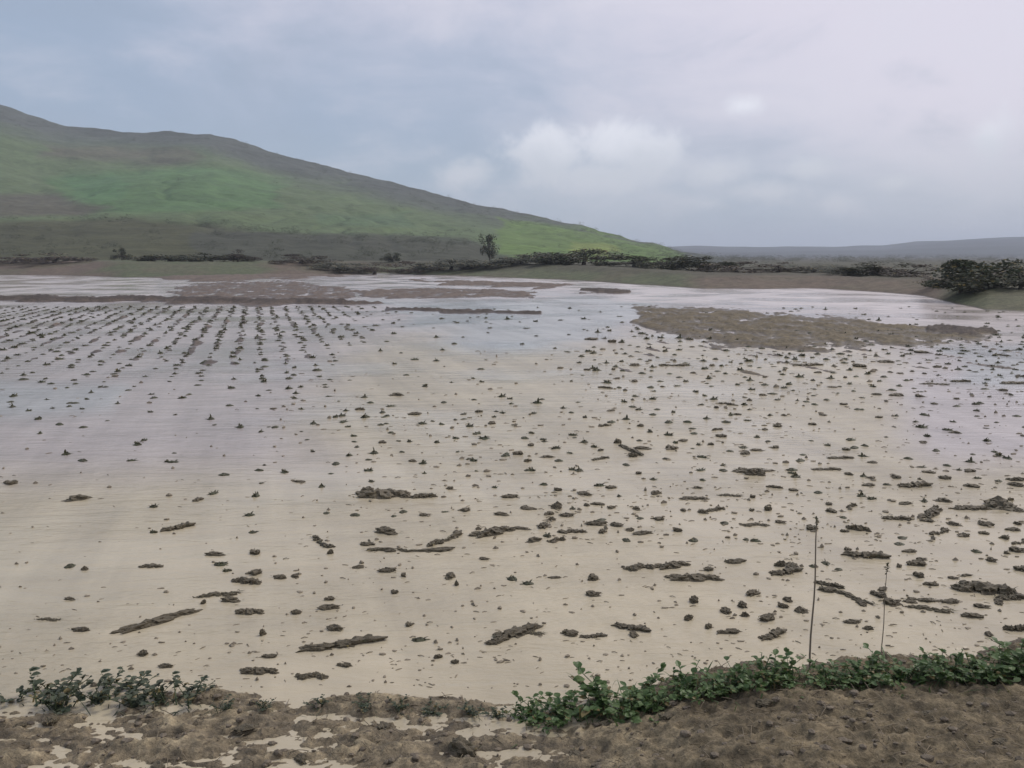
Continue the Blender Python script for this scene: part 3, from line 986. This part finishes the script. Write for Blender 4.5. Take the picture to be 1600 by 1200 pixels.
def density(px_, py_):
    if px_ < -30 or px_ > 1630 or py_ < 479 or py_ > 1000:
        return 0
    left = max(0.0, min(1.0, (640 - px_) / 160))
    if py_ < 640:
        dl = 1.0 if py_ < 560 else 1.0 - 0.65 * (py_ - 560) / 80
        ramp = max(0.0, min(1.0, (px_ - 830) / 170)) * min(1.0, max(0.0, 1.2 - abs(py_ - 575) / 70)) * 1.3
        mid = 0.10 if py_ < 560 else 0.10 + 0.25 * (py_ - 560) / 80
        return max(left * dl, ramp, mid)
    if py_ < 760:
        m = 0.9 if px_ > 480 else 0.14 + 0.2 * (px_ / 480) ** 2
        if 1180 < px_ < 1420 and py_ < 680:
            m = 0.1
        return m
    if py_ < 850:
        return 0.8 if px_ > 780 else 0.3 if px_ > 480 else 0.06
    return 0.3 if px_ > 950 else 0.1


r2 = random.Random(11)
for i in range(-70, 90):
    u0 = i * ROW_GAP
    v_ = 6.0
    while v_ < 62:
        v_ += 0.55 * r2.uniform(0.6, 1.5) * (1.0 if v_ < 20 else 1.2)
        uu = u0 + r2.gauss(0, 0.07)
        x, y = uu * ca + v_ * sa, -uu * sa + v_ * ca
        if y < 5:
            continue
        tx, ty = project(np.array(x), np.array(y), np.array(0.0))
        tx, ty = float(tx), float(ty)
        if r2.random() < density(tx, ty):
            tufts.append([tx, ty, (0.055 + 0.0075 * min(y, 30)) * r2.uniform(0.6, 1.3)])
clash = [(c[0], c[1], c[2]) for c in CL]
tufts = [t for t in tufts if not any(abs(t[0] - c[0]) < c[2] * 0.6 and abs(t[1] - c[1]) < 9 for c in clash)]
for t in tufts:
    x, y = at(t[0], t[1])
    t.append(x)
    t.append(y)
    t.append(t[2] / math.hypot(y, CAM_H))
hand_n = len(HAND)
tufts.sort(key=lambda t: -t[5])
near, rest = tufts[:300], tufts[300:]
tuft_items = []
for t in near:
    k = r2.randrange(len(SPROUTS))
    o = bpy.data.objects.new("crop_seedling", SPROUTS[k])
    col.objects.link(o)
    o.location = (t[3], t[4], 0.0)
    o.rotation_euler = (0, 0, r2.uniform(0, 6.28))
    o.scale = (t[2] * r2.uniform(1.0, 1.5), t[2], t[2] * r2.uniform(0.7, 1.15))
    o['category'] = "seedling"
    o['group'] = "drowned crop seedlings in the flooded field"
    o['flat'] = int(k >= 8)
    o['size'] = t[2]
    tuft_items.append((t[0], t[1], o))
place_words(tuft_items, lambda o: "flattened brown seedling" if o['flat'] else "upright dark seedling")
# the hundreds beyond
V, F, L = [], [], []
for t in rest:
    me = SPROUTS[r2.randrange(len(SPROUTS))]
    rz = r2.uniform(0, 6.28)
    c_, s_ = math.cos(rz), math.sin(rz)
    co = np.empty(len(me.vertices) * 3, np.float32)
    me.vertices.foreach_get('co', co)
    co = co.reshape(-1, 3) * (t[2] * r2.uniform(1, 1.5), t[2], t[2] * r2.uniform(0.6, 1.1))
    b = len(V)
    V.extend(zip(co[:, 0] * c_ - co[:, 1] * s_ + t[3], co[:, 0] * s_ + co[:, 1] * c_ + t[4], co[:, 2]))
    F.extend(tuple(b + q for q in p.vertices) for p in me.polygons)
    va = np.empty(len(me.vertices), np.float32)
    me.attributes['leaf'].data.foreach_get('value', va)
    L.extend(va)
o = bpy.data.objects.new("distant_crop_seedlings", make_mesh("distant_crop_seedlings", V, F, L, M_SPROUT))
col.objects.link(o)
tag(o, "drowned crop rows far out in the flooded field", "seedlings", None, 'stuff')


# ------------------------------------------------------------------ height of the bank under a point
def bank_z(x, y):
    X, Y = np.array([[x]]), np.array([[y]])
    a, b = project(X, Y, X * 0)
    return float(ground_height(X, Y, a, b)[0][0, 0])


# ------------------------------------------------------------------ weeds on the shore
def weed_meshes(seed, mat, n_stem=9, size=1.0):
    r = random.Random(seed)
    sv, sf = [], []
    v, f, vals = [], [], []
    for i in range(n_stem):
        a = r.uniform(0, 6.28)
        reach = r.uniform(0.05, 0.24) * size
        hgt = r.uniform(0.10, 0.25) * size * (1.1 - reach)
        p0 = Vector((r.gauss(0, 0.03), r.gauss(0, 0.03), -0.03))
        p1 = p0 + Vector((math.cos(a) * reach * 0.4, math.sin(a) * reach * 0.4, hgt * 0.65))
        p2 = p0 + Vector((math.cos(a) * reach, math.sin(a) * reach, hgt))
        pts = [p0, (p0 + p1) / 2 + Vector((0, 0, 0.01)), p1, p2]
        tube(sv, sf, pts, [0.0045, 0.004, 0.003, 0.0018], 5)
        for k in range(r.randint(11, 17)):
            t = r.uniform(0.15, 1.0)
            p = p0.lerp(p1, t * 2) if t < 0.5 else p1.lerp(p2, t * 2 - 1)
            b = r.uniform(0, 6.28)
            tl = r.uniform(0.2, 1.1)
            d = (math.cos(b) * math.cos(tl), math.sin(b) * math.cos(tl), math.sin(tl))
            ln = r.uniform(0.022, 0.065) * size
            leaf(v, f, vals, p, d, ln, ln * r.uniform(0.45, 0.75), r.random(), r.uniform(0.1, 0.6), r)
    for i in range(r.randint(14, 30)):                      # grass blades growing through
        a, t = r.uniform(0, 6.28), r.uniform(0.5, 1.5)
        p = (r.gauss(0, 0.1), r.gauss(0, 0.1), -0.02)
        leaf(v, f, vals, p, (math.cos(a) * math.cos(t), math.sin(a) * math.cos(t), math.sin(t)), r.uniform(0.10, 0.26) * size, r.uniform(0.005, 0.010), r.random(), r.uniform(0.2, 0.9), r)
    return make_mesh("stem", sv, sf, None, M_STEM), make_mesh("foliage", v, f, vals, mat)


WEEDS = [weed_meshes(i + 70, M_WEED, 9 + i % 4) for i in range(5)]
DULL = [weed_meshes(i + 90, M_WEED_DULL, 7 + i % 3, 0.9) for i in range(3)]


def plant_weed(px_, py_, pair, size, label, group):
    x, y = at(px_, py_, 0.1)
    e = empty("weed_plant", (x, y, bank_z(x, y)), r2.uniform(0, 6.28))
    e.scale = (size, size, size * r2.uniform(0.55, 0.85))
    tag(e, label, "weed", group)
    for nm, me in (("stem", pair[0]), ("foliage", pair[1])):
        q = bpy.data.objects.new(nm, me)
        col.objects.link(q)
        q.parent = e


G_W = "green weeds along the shore of the bank"
weeds = [(822, 1098, .75), (850, 1094, .85), (880, 1092, .9), (912, 1092, 1.0), (942, 1088, 1.15), (970, 1078, 1.25), (1000, 1082, 1.15), (1022, 1094, .9), (985, 1102, .8),
         (1060, 1070, .9), (1080, 1066, 1.0), (1108, 1068, .85), (1136, 1068, .8), (1165, 1068, .85), (1190, 1062, .95), (1215, 1058, 1.0), (1236, 1056, .8),
         (1296, 1058, .8), (1318, 1054, .95), (1345, 1053, 1.0), (1375, 1052, .9), (1402, 1053, .95), (1432, 1052, 1.0), (1462, 1050, .9), (1490, 1046, 1.05), (1516, 1043, 1.15),
         (1545, 1045, 1.05), (1572, 1042, 1.1), (1598, 1040, 1.15), (1625, 1040, 1.1)]
for i, (wx_, wy2, ws) in enumerate(weeds):
    if i < 9:
        lab = ["first small weed at the left end of the green shore strip", "second weed from the left end of the green shore strip",
               "third weed from the left end of the green shore strip", "fourth weed from the left end of the green shore strip",
               "bushy weed just left of the tallest clump in the first strip", "tallest bushy weed of the first green shore strip",
               "bushy weed just right of the tallest clump in the first strip", "low weed ending the first green shore strip",
               "low weed in front of the tallest clump, nearest the soil"][i]
    elif i < 17:
        lab = ["", "second ", "third ", "fourth ", "fifth ", "sixth ", "seventh ", "eighth "][i - 9] + ("first weed" if i == 9 else "weed") + " of the middle green strip, counted towards the dry stalk"
    else:
        lab = ("first " if i == 17 else ORD[i - 17]) + "weed of the longest green strip, counted away from the dry stalk"
    plant_weed(wx_, wy2 + (16 if i >= 9 else 4), WEEDS[i % 5], ws, lab, G_W)
dull = [(22, 1072, .9, "dull weed tuft at the left end of the bank"), (72, 1082, 1.15, "tall dark green weed on the left bank, second from its left end"),
        (92, 1088, .9, "low dark weed leaning on the tall dark green one"), (150, 1078, .85, "dull weed between the tall dark one and the grey-green clump"),
        (185, 1072, 1.1, "grey-green weed clump, the highest of the middle left bank"), (212, 1080, .9, "grey-green weed just right of the high left clump"),
        (250, 1078, .8, "small brownish weed right of the grey-green clump"), (285, 1080, .85, "last dull weed of the left bank, towards open mud"),
        (675, 1090, .7, "flat dull weed on the mud spit at mid shore"), (735, 1092, .75, "brown withered weed between mud spit and green strip"),
        (345, 1088, .6, "lowest sprig on the shore just past the last dull weed"), (410, 1086, .55, "tiny sprig on the shore in front of the greenish bar's left end"),
        (500, 1084, .6, "tiny sprig on the shore straight below the long greenish mud bar"), (575, 1086, .65, "low sprig on the shore where the mud spit begins"),
        (625, 1088, .6, "low sprig on the mud spit, next to its flat weed"), (775, 1096, .7, "pale sprig at the very start of the green strip")]
for i, (wx_, wy2, ws, lab) in enumerate(dull):
    plant_weed(wx_, wy2 - (6 if i < 8 else 0), DULL[i % 3], ws * (1.15 if i < 8 else 0.75), lab, "dull weeds on the muddy bank")

# clods lying on the bank
BANK = [(470, 1160, 34, 20, "dark wet clod on the mud bank, between two puddles"), (245, 1190, 44, 26, "dark clod at the lower left edge of the bank"),
        (725, 1150, 56, 40, "large crumbly brown clod in the middle of the muddy bank"), (80, 1105, 40, 18, "flat dark clod below the tall dark green weed"),
        (30, 1110, 26, 16, "small dark clod at the left end of the bank"), (380, 1120, 44, 16, "flat clod on wet mud right of the dull weeds"),
        (600, 1115, 40, 16, "flat greenish clod on the mud spit"), (905, 1160, 40, 14, "low clod beside the pale puddle on the bank"),
        (1190, 1110, 34, 14, "low dark clod on bare soil under the middle strip"), (1560, 1185, 30, 16, "dark clod at the lower right corner of the soil"),
        (1450, 1130, 26, 12, "small clod on bare soil under the longest strip"), (1040, 1120, 30, 12, "small clod on soil below the gap in the weeds")]
for i, (cx, cy, cw, ch, lab) in enumerate(BANK):
    x, y = at(cx, cy, 0.1)
    o = bpy.data.objects.new("mud_clod", CLODS[i % 12])
    col.objects.link(o)
    k = math.hypot(y, CAM_H) / FPX
    o.location = (x, y, bank_z(x, y) + 0.1 * ch * k)
    o.rotation_euler = (0, 0, r2.uniform(0, 6.28))
    o.scale = (cw * k, cw * k * 0.7, ch * k * 0.9)
    tag(o, lab, "mud clod", "clods lying on the bank")

# ------------------------------------------------------------------ dry stalks
def dry_stalk(px_, py_, top_py, label, seed, thick):
    r = random.Random(seed)
    x, y = at(px_, py_, 0.05)
    e = empty("dry_stalk", (x, y, bank_z(x, y) - 0.02))
    h = (py_ - top_py) * math.hypot(y, CAM_H) / FPX * 1.03
    v, f = [], []
    pts = [Vector((0.004 * math.sin(i * 1.1 + seed), 0.004 * math.sin(i * 0.9), h * i / 8)) for i in range(9)]
    tube(v, f, pts, [thick * (1 - 0.06 * i) for i in range(9)], 7)
    me = make_mesh("stem", v, f, None, M_DRY, True)
    q = bpy.data.objects.new("stem", me)
    col.objects.link(q)
    q.parent = e
    v, f, vals = [], [], []
    for i in range(26):
        a, t = r.uniform(0, 6.28), r.uniform(-0.3, 1.2)
        p = pts[-1] + Vector((0, 0, r.uniform(-0.05, 0.015)))
        leaf(v, f, vals, p, (math.cos(a) * math.cos(t), math.sin(a) * math.cos(t), math.sin(t)), r.uniform(0.012, 0.03), 0.009, r.random(), 0.2, r)
    me = make_mesh("seed_head", v, f, vals, M_SPROUT)
    q = bpy.data.objects.new("seed_head", me)
    col.objects.link(q)
    q.parent = e
    tag(e, label, "stalk", "dry stalks rising from the shore")


dry_stalk(1265, 1052, 822, "tall thin dry stalk standing in the gap between two green strips", 3, 0.0068)
dry_stalk(1378, 1010, 868, "shorter fainter dry stalk behind the longest green strip", 5, 0.0038)

# ------------------------------------------------------------------ straw and crumbs on the bank
V, F = [], []
r3 = random.Random(23)
for i in range(3200):
    x = r3.uniform(-4.2, 4.6)
    y = r3.uniform(3.6, 6.0)
    V0 = len(V)
    V.append((x, y))
    F.append(r3.random())
XY = np.array(V)
aX, aY = XY[:, 0][None], XY[:, 1][None]
p1, p2 = project(aX, aY, aX * 0)
ZZ, BB, _, _ = ground_height(aX, aY, p1, p2)
V, F = [], []
for (x, y), z, b in zip(XY, ZZ[0], BB[0]):
    if z < 0.005 or b < 0 or (x > 0.8 and r3.random() < 0.3):
        continue
    a = r3.uniform(0, 6.28)
    ln = r3.uniform(0.02, 0.10)
    d = Vector((math.cos(a), math.sin(a), r3.uniform(-0.05, 0.3)))
    p = Vector((x, y, z + 0.004))
    tube(V, F, [p, p + d * ln * 0.5 + Vector((0, 0, 0.003)), p + d * ln], [0.0022, 0.0022, 0.0015], 4)
o = mesh_obj("straw_litter", V, F, M_STRAW)
tag(o, "loose straw and roots strewn over the muddy bank", "litter", None, 'stuff')

# crumbs of soil
V, F = [], []
XY = np.column_stack([RNG.uniform(-4.2, 4.8, 4500), RNG.uniform(3.5, 6.2, 4500)])
aX, aY = XY[:, 0][None], XY[:, 1][None]
p1, p2 = project(aX, aY, aX * 0)
ZZ, BB, _, _ = ground_height(aX, aY, p1, p2)
ico = bmesh.new()
bmesh.ops.create_icosphere(ico, subdivisions=1, radius=1)
iv = [v.co.copy() for v in ico.verts]
ifc = [tuple(v.index for v in f.verts) for f in ico.faces]
ico.free()
for (x, y), z, b in zip(XY, ZZ[0], BB[0]):
    if b < 0.03 or z < -0.01:
        continue
    s_ = 0.004 + 0.022 * r3.random() ** 4
    B0 = len(V)
    sx, sy, sz = s_ * r3.uniform(.8, 1.5), s_ * r3.uniform(.7, 1.2), s_ * r3.uniform(.5, .9)
    for q in iv:
        j = 1 + 0.35 * (r3.random() - 0.5)
        V.append((x + q.x * sx * j, y + q.y * sy * j, z + q.z * sz * j + sz * 0.3))
    F.extend(tuple(B0 + k for k in f) for f in ifc)
M_CRUMB = mat_mud("soil_crumb", (0.10, 0.082, 0.058, 1), (0.20, 0.165, 0.12, 1), 0.8)
o = mesh_obj("soil_debris", V, F, M_CRUMB, smooth=False)
tag(o, "small crumbs of soil scattered over the bank", "soil", None, 'stuff')


# bits of straw, root and foam drifting on the flood
V, F = [], []
r6 = random.Random(91)
n_d = 0
while n_d < 2600:
    x_, y_ = r6.uniform(-20, 1620), r6.uniform(545, 1075)
    dens = 0.25 + 0.75 * packed(x_, y_) if x_ > 430 else 0.12
    if y_ > 1000:
        dens = 0.5
    if r6.random() > dens:
        continue
    n_d += 1
    x, y = at(x_, y_)
    sz = (0.005 + 0.0022 * y) * r6.uniform(0.4, 1.0) ** 1.5 * 1.4
    if r6.random() < 0.45:
        a = r6.gauss(0, 0.7)
        d = Vector((math.cos(a), math.sin(a), 0))
        p = Vector((x, y, 0.001))
        tube(V, F, [p - d * sz, p + Vector((0, 0, 0.3 * sz * r6.random())), p + d * sz], [sz * 0.12, sz * 0.14, sz * 0.08], 4)
    else:
        B0 = len(V)
        sx, sy, sz2 = sz * r6.uniform(.4, 1.2), sz * r6.uniform(.3, 1.0), sz * r6.uniform(.25, .9)
        for q in iv:
            j = 1 + 1.1 * (r6.random() - 0.5)
            V.append((x + q.x * sx * j, y + q.y * sy * j, q.z * sz2 * j))
        F.extend(tuple(B0 + k for k in f) for f in ifc)
o = mesh_obj("floating_debris", V, F, mat_mud("drift", (0.10, 0.08, 0.055, 1), (0.27, 0.23, 0.165, 1), 0.7), smooth=False)
tag(o, "small bits of straw and soil drifting on the flood", "litter", None, 'stuff')


# ------------------------------------------------------------------ shrubs and trees on the far side
def crown_mesh(seed, mat, n=1500, size=0.12, flat=0.75, lumps=9, low=False):
    """crown of many small leaves in clumps; about 1 unit tall, base at z = 0"""
    r = random.Random(seed)
    v, f, vals = [], [], []
    cl = []
    for i in range(lumps):
        a = r.uniform(0, 6.28)
        q = r.uniform(0.0, 0.42)
        if low:
            q = 0.5 * math.sqrt(r.random())
            top_ = 0.78 * math.sqrt(max(0.05, 1 - (q / 0.55) ** 2))
            cl.append((Vector((math.cos(a) * q, math.sin(a) * q, top_ * r.uniform(0.15, 1.0))), r.uniform(0.12, 0.22)))
            continue
        cl.append((Vector((math.cos(a) * q, math.sin(a) * q, r.uniform(0.2, 0.85) * (1 - 0.5 * q))), r.uniform(0.14, 0.27)))
    for i in range(n):
        c, rad_ = r.choice(cl)
        d = Vector((r.gauss(0, 1), r.gauss(0, 1), r.gauss(0, 1))).normalized() * rad_ * (r.random() ** 0.4)
        d.z *= flat
        p = c + d
        if p.z < 0.02:
            p.z = r.uniform(0.02, 0.15)
        a = Vector((r.gauss(0, 1), r.gauss(0, 1), r.gauss(0, 1))).normalized()
        b = a.orthogonal().normalized()
        s_ = size * r.uniform(0.5, 1.2) * 0.5
        B0 = len(v)
        val = r.random()
        for ka, kb in ((-1, 0), (0, -.55), (1, 0), (0, .55)):
            v.append(tuple(p + a * s_ * ka + b * s_ * kb))
            vals.append(val)
        f.append((B0, B0 + 1, B0 + 2, B0 + 3))
    return make_mesh("crown", v, f, vals, mat), cl


def stem_mesh(cl, seed, thick=0.03, name="trunk", low=0.0):
    r = random.Random(seed)
    v, f = [], []
    fork = Vector((r.gauss(0, .02), r.gauss(0, .02), 0.28))
    tube(v, f, [Vector((0, 0, -0.08 - low)), Vector((0, 0, 0.1)), fork], [thick * 1.3, thick, thick * 0.8], 8)
    for c, rad_ in cl:
        mid = fork.lerp(c, 0.5) + Vector((r.gauss(0, .03), r.gauss(0, .03), -0.02))
        tube(v, f, [fork, mid, c], [thick * 0.6, thick * 0.4, thick * 0.15], 5)
    return make_mesh(name, v, f, None, M_BARK, True)


def kinds(seeds, mat, **kw):
    out_ = []
    for sd in seeds:
        c, cl = crown_mesh(sd, mat, **kw)
        out_.append((c, stem_mesh(cl, sd)))
    return out_


K_GREEN = kinds(range(400, 404), M_SHRUB, n=3200, size=0.06, lumps=18, low=True)
K_BROWN = kinds(range(410, 413), M_SHRUB_BROWN, n=2200, size=0.05, lumps=16, low=True)
K_DARK = kinds(range(430, 433), M_TREE, n=3000, size=0.055, lumps=18, low=True)
K_TREE = kinds((420, 421), M_TREE, n=1300, size=0.07, lumps=13)


def grow(name, px_, base_py, dist, w_px, h_px, kind, label, cat, group=None):
    """stands at a distance along the pixel's bearing, on the ground there, with the size the photograph gives it"""
    d = pix_dir(px_, base_py)
    x, y = d.x / d.y * dist, dist
    z = top_surface(x, y)
    k = dist / FPX
    e = empty(name, (x, y, z - 0.04), r2.uniform(0, 6.28))
    e.scale = (w_px * k, w_px * k, h_px * k)
    tag(e, label, cat, group)
    for nm, me in (("crown", kind[0]), ("trunk", kind[1])):
        q = bpy.data.objects.new(nm, me)
        col.objects.link(q)
        q.parent = e


bpy.context.view_layer.update()


def top_surface(x, y):
    best = -1.0
    for o_ in (ground, hill):
        ok, loc, nrm, idx = o_.ray_cast(Vector((x, y, 900)), Vector((0, 0, -1)))
        if ok:
            best = max(best, loc.z)
    return best


grow("tree", 765, 398, 168, 36, 52, K_TREE[0], "lone dark tree standing at the foot of the green hill, tallest there", "tree")
grow("tree", 190, 398, 165, 30, 26, K_DARK[0], "dark rounded tree under the olive slope at the left", "tree")
grow("tree", 614, 412, 150, 32, 22, K_DARK[1], "low dark tree at the hill foot, left of the lone tall tree", "tree")
SH = [  # px, base py, dist, width px, height px, kind, label
    (1540, 474, 51, 92, 48, 'g', "largest dark green shrub on the right bank above the water"),
    (1500, 474, 52, 60, 24, 'g', "low green shrub left of the largest shrub on the right bank"),
    (1592, 480, 50, 56, 34, 'g', "green shrub at the right edge beside the largest shrub"),
    (1470, 462, 60, 40, 16, 'b', "small brown shrub where the right bank meets the water"),
    (1372, 449, 82, 62, 22, 'd', "grey-dark shrub on the reddish bank, left of the largest shrub"),
    (1325, 447, 84, 50, 14, 'd', "low grey shrub on the reddish bank beside the darker one"),
    (1420, 448, 80, 60, 16, 'b', "brown twiggy shrub between the grey shrub and the largest one"),
    (1270, 440, 100, 56, 14, 'd', "low grey shrub in the middle of the reddish bank"),
    (1215, 440, 100, 60, 13, 'b', "reddish twiggy shrub left of the middle grey shrub"),
    (1150, 440, 100, 64, 14, 'b', "long low brown shrub at the start of the reddish bank"),
    (1095, 440, 105, 60, 18, 'g', "olive shrub where the green hill ends"),
    (1045, 440, 108, 64, 18, 'd', "dark shrub left of the olive one at the hill's end"),
    (990, 436, 115, 60, 16, 'd', "second dark shrub before the hill's green end"),
    (912, 432, 120, 64, 24, 'g', "olive rounded shrub in front of the bright green field"),
    (860, 432, 120, 56, 15, 'd', "low dark shrub left of the olive rounded one"),
    (815, 430, 122, 52, 13, 'd', "low dark shrub under the bright green field's left end"),
    (760, 429, 124, 60, 13, 'd', "flat dark shrub just below the lone tall tree"),
    (705, 428, 126, 56, 14, 'd', "dark shrub on the far bank, left of the lone tall tree"),
    (650, 427, 128, 54, 15, 'b', "purplish twiggy shrub on the far bank before the low dark tree"),
    (585, 426, 128, 56, 15, 'b', "purplish twiggy shrub left of the low dark tree"),
    (530, 424, 130, 52, 12, 'd', "low grey-green shrub near the middle of the far bank"),
    (470, 416, 138, 60, 12, 'b', "reddish low shrub on the far bank behind the mud patch"),
    (372, 412, 138, 34, 15, 'b', "rust brown shrub on the far bank, darkest of the brown ones"),
    (330, 410, 140, 60, 12, 'g', "green shrub left of the rust brown one"),
    (265, 412, 138, 60, 12, 'g', "green shrub midway between rust shrub and rounded tree"),
    (85, 410, 138, 70, 12, 'b', "brown shrub on the left bank, left of the rounded tree"),
    (20, 408, 140, 60, 11, 'b', "brown shrub at the left end of the far bank"),
]
for i, (a, b, c, w_, h_, k_, lab) in enumerate(SH):
    kk = {'g': K_GREEN, 'b': K_BROWN, 'd': K_DARK}[k_]
    grow("shrub", a, b, c, w_ * 1.8, h_ * 1.5, kk[i % len(kk)], lab, "shrub", "shrubs on the far bank")

# ------------------------------------------------------------------ scrub on the hillside
V, F, L = [], [], []
src = [k_[0] for k_ in K_DARK + K_BROWN]
pool = []
for me in src:
    co = np.empty(len(me.vertices) * 3, np.float32)
    me.vertices.foreach_get('co', co)
    pool.append(co.reshape(-1, 4, 3)[::9].reshape(-1, 3) if len(me.vertices) % 4 == 0 else co.reshape(-1, 3))
r5 = random.Random(77)
n_s = 0
while n_s < 560:
    i_, j_ = r5.randrange(8, 150), r5.randrange(120, 620)
    ppx, ppy, rp = hpx[i_, j_], hpy[i_, j_], ridge_py[i_, j_]
    near_ridge = max(0.0, 1 - (ppy - rp) / 40)
    foot = 1.0 if ppy > 352 and ppx < 780 else 0.0
    edge = np.interp(ppx, [-200, 200, 300, 560, 760], [338, 344, 352, 372, 385])
    line = 1.2 if abs(ppy - edge) < 3.5 and ppx < 770 else 0.0
    w_ = 0.9 * near_ridge + 0.4 * foot + 0.05 + line
    hedge = fbm(np.array(HX[i_, j_] * 0.012), np.array(HY[i_, j_] * 0.03), 3, 251)
    if r5.random() > w_ * (1.0 if abs(float(hedge)) < 0.1 or line else 0.25) or not -100 < ppx < 1060:
        continue
    n_s += 1
    q = r5.choice(pool)
    s1 = r5.uniform(1.2, 3.2)
    q = q * (s1 * r5.uniform(1, 1.8), s1 * r5.uniform(1, 1.8), s1)
    b = len(V)
    V.extend(map(tuple, q + (HX[i_, j_] + r5.uniform(-1, 1), HY[i_, j_] + r5.uniform(-1, 1), HZ[i_, j_] - 0.25)))
    F.extend((b + m_, b + m_ + 1, b + m_ + 2, b + m_ + 3) for m_ in range(0, len(q), 4))
    L.extend([r5.random() * 0.85] * len(q))
o = bpy.data.objects.new("hillside_scrub", make_mesh("hillside_scrub", V, F, L, M_SHRUB))
col.objects.link(o)
tag(o, "low dark scrub scattered over the upper slope and foot of the hill", "scrub", None, 'stuff')

# ------------------------------------------------------------------ scrub woodland on the plain beyond the flood
V, F, L = [], [], []
for i in range(520):
    p_ = r5.uniform(1040, 1900)
    dist = 150 * (900 / 150) ** r5.random()
    d = pix_dir(p_, 410)
    x, y = d.x / d.y * dist, dist
    if fbm(np.array(x * 0.008), np.array(y * 0.008), 3, 261) < -0.15:
        continue
    q = r5.choice(pool)
    s1 = r5.uniform(1.2, 2.2) + dist * 0.0032
    q = q * (s1 * r5.uniform(1.2, 2.6), s1 * r5.uniform(1.2, 2.6), s1)
    b = len(V)
    V.extend(map(tuple, q + (x, y, top_surface(x, y) - 0.2)))
    F.extend((b + m_, b + m_ + 1, b + m_ + 2, b + m_ + 3) for m_ in range(0, len(q), 4))
    L.extend([r5.random() * 0.85] * len(q))
o = bpy.data.objects.new("distant_woodland", make_mesh("distant_woodland", V, F, L, M_SHRUB))
col.objects.link(o)
tag(o, "hazy scrub woodland on the plain beyond the flood", "woodland", None, 'stuff')

# ------------------------------------------------------------------ haze
hz, N = material("thin_damp_air")
pv = N.n('ShaderNodeVolumePrincipled')
pv.inputs['Color'].default_value = (0.80, 0.88, 1.0, 1)
pv.inputs['Density'].default_value = 0.00027
pv.inputs['Anisotropy'].default_value = 0.1
o_ = N.n('ShaderNodeOutputMaterial')
N.put(o_.inputs['Volume'], pv.outputs[0])
zt = float(max(HZ.max(), FZ.max(), Hg.max())) + 10
xm = float(max(abs(Xg).max(), abs(HX).max(), abs(FX).max())) + 200
y0, y1 = float(min(Yg.min(), HY.min())) - 20, float(max(Yg.max(), FY.max())) + 200
zb = float(Hg.min()) - 1.0
bv = [(x, y, z) for z in (zb, zt) for y in (y0, y1) for x in (-xm, xm)]
haze = mesh_obj("haze", bv, [(0, 2, 3, 1), (4, 5, 7, 6), (0, 1, 5, 4), (2, 6, 7, 3), (0, 4, 6, 2), (1, 3, 7, 5)], hz, smooth=False)
tag(haze, "thin pale haze over the whole valley", "haze", None, 'stuff')
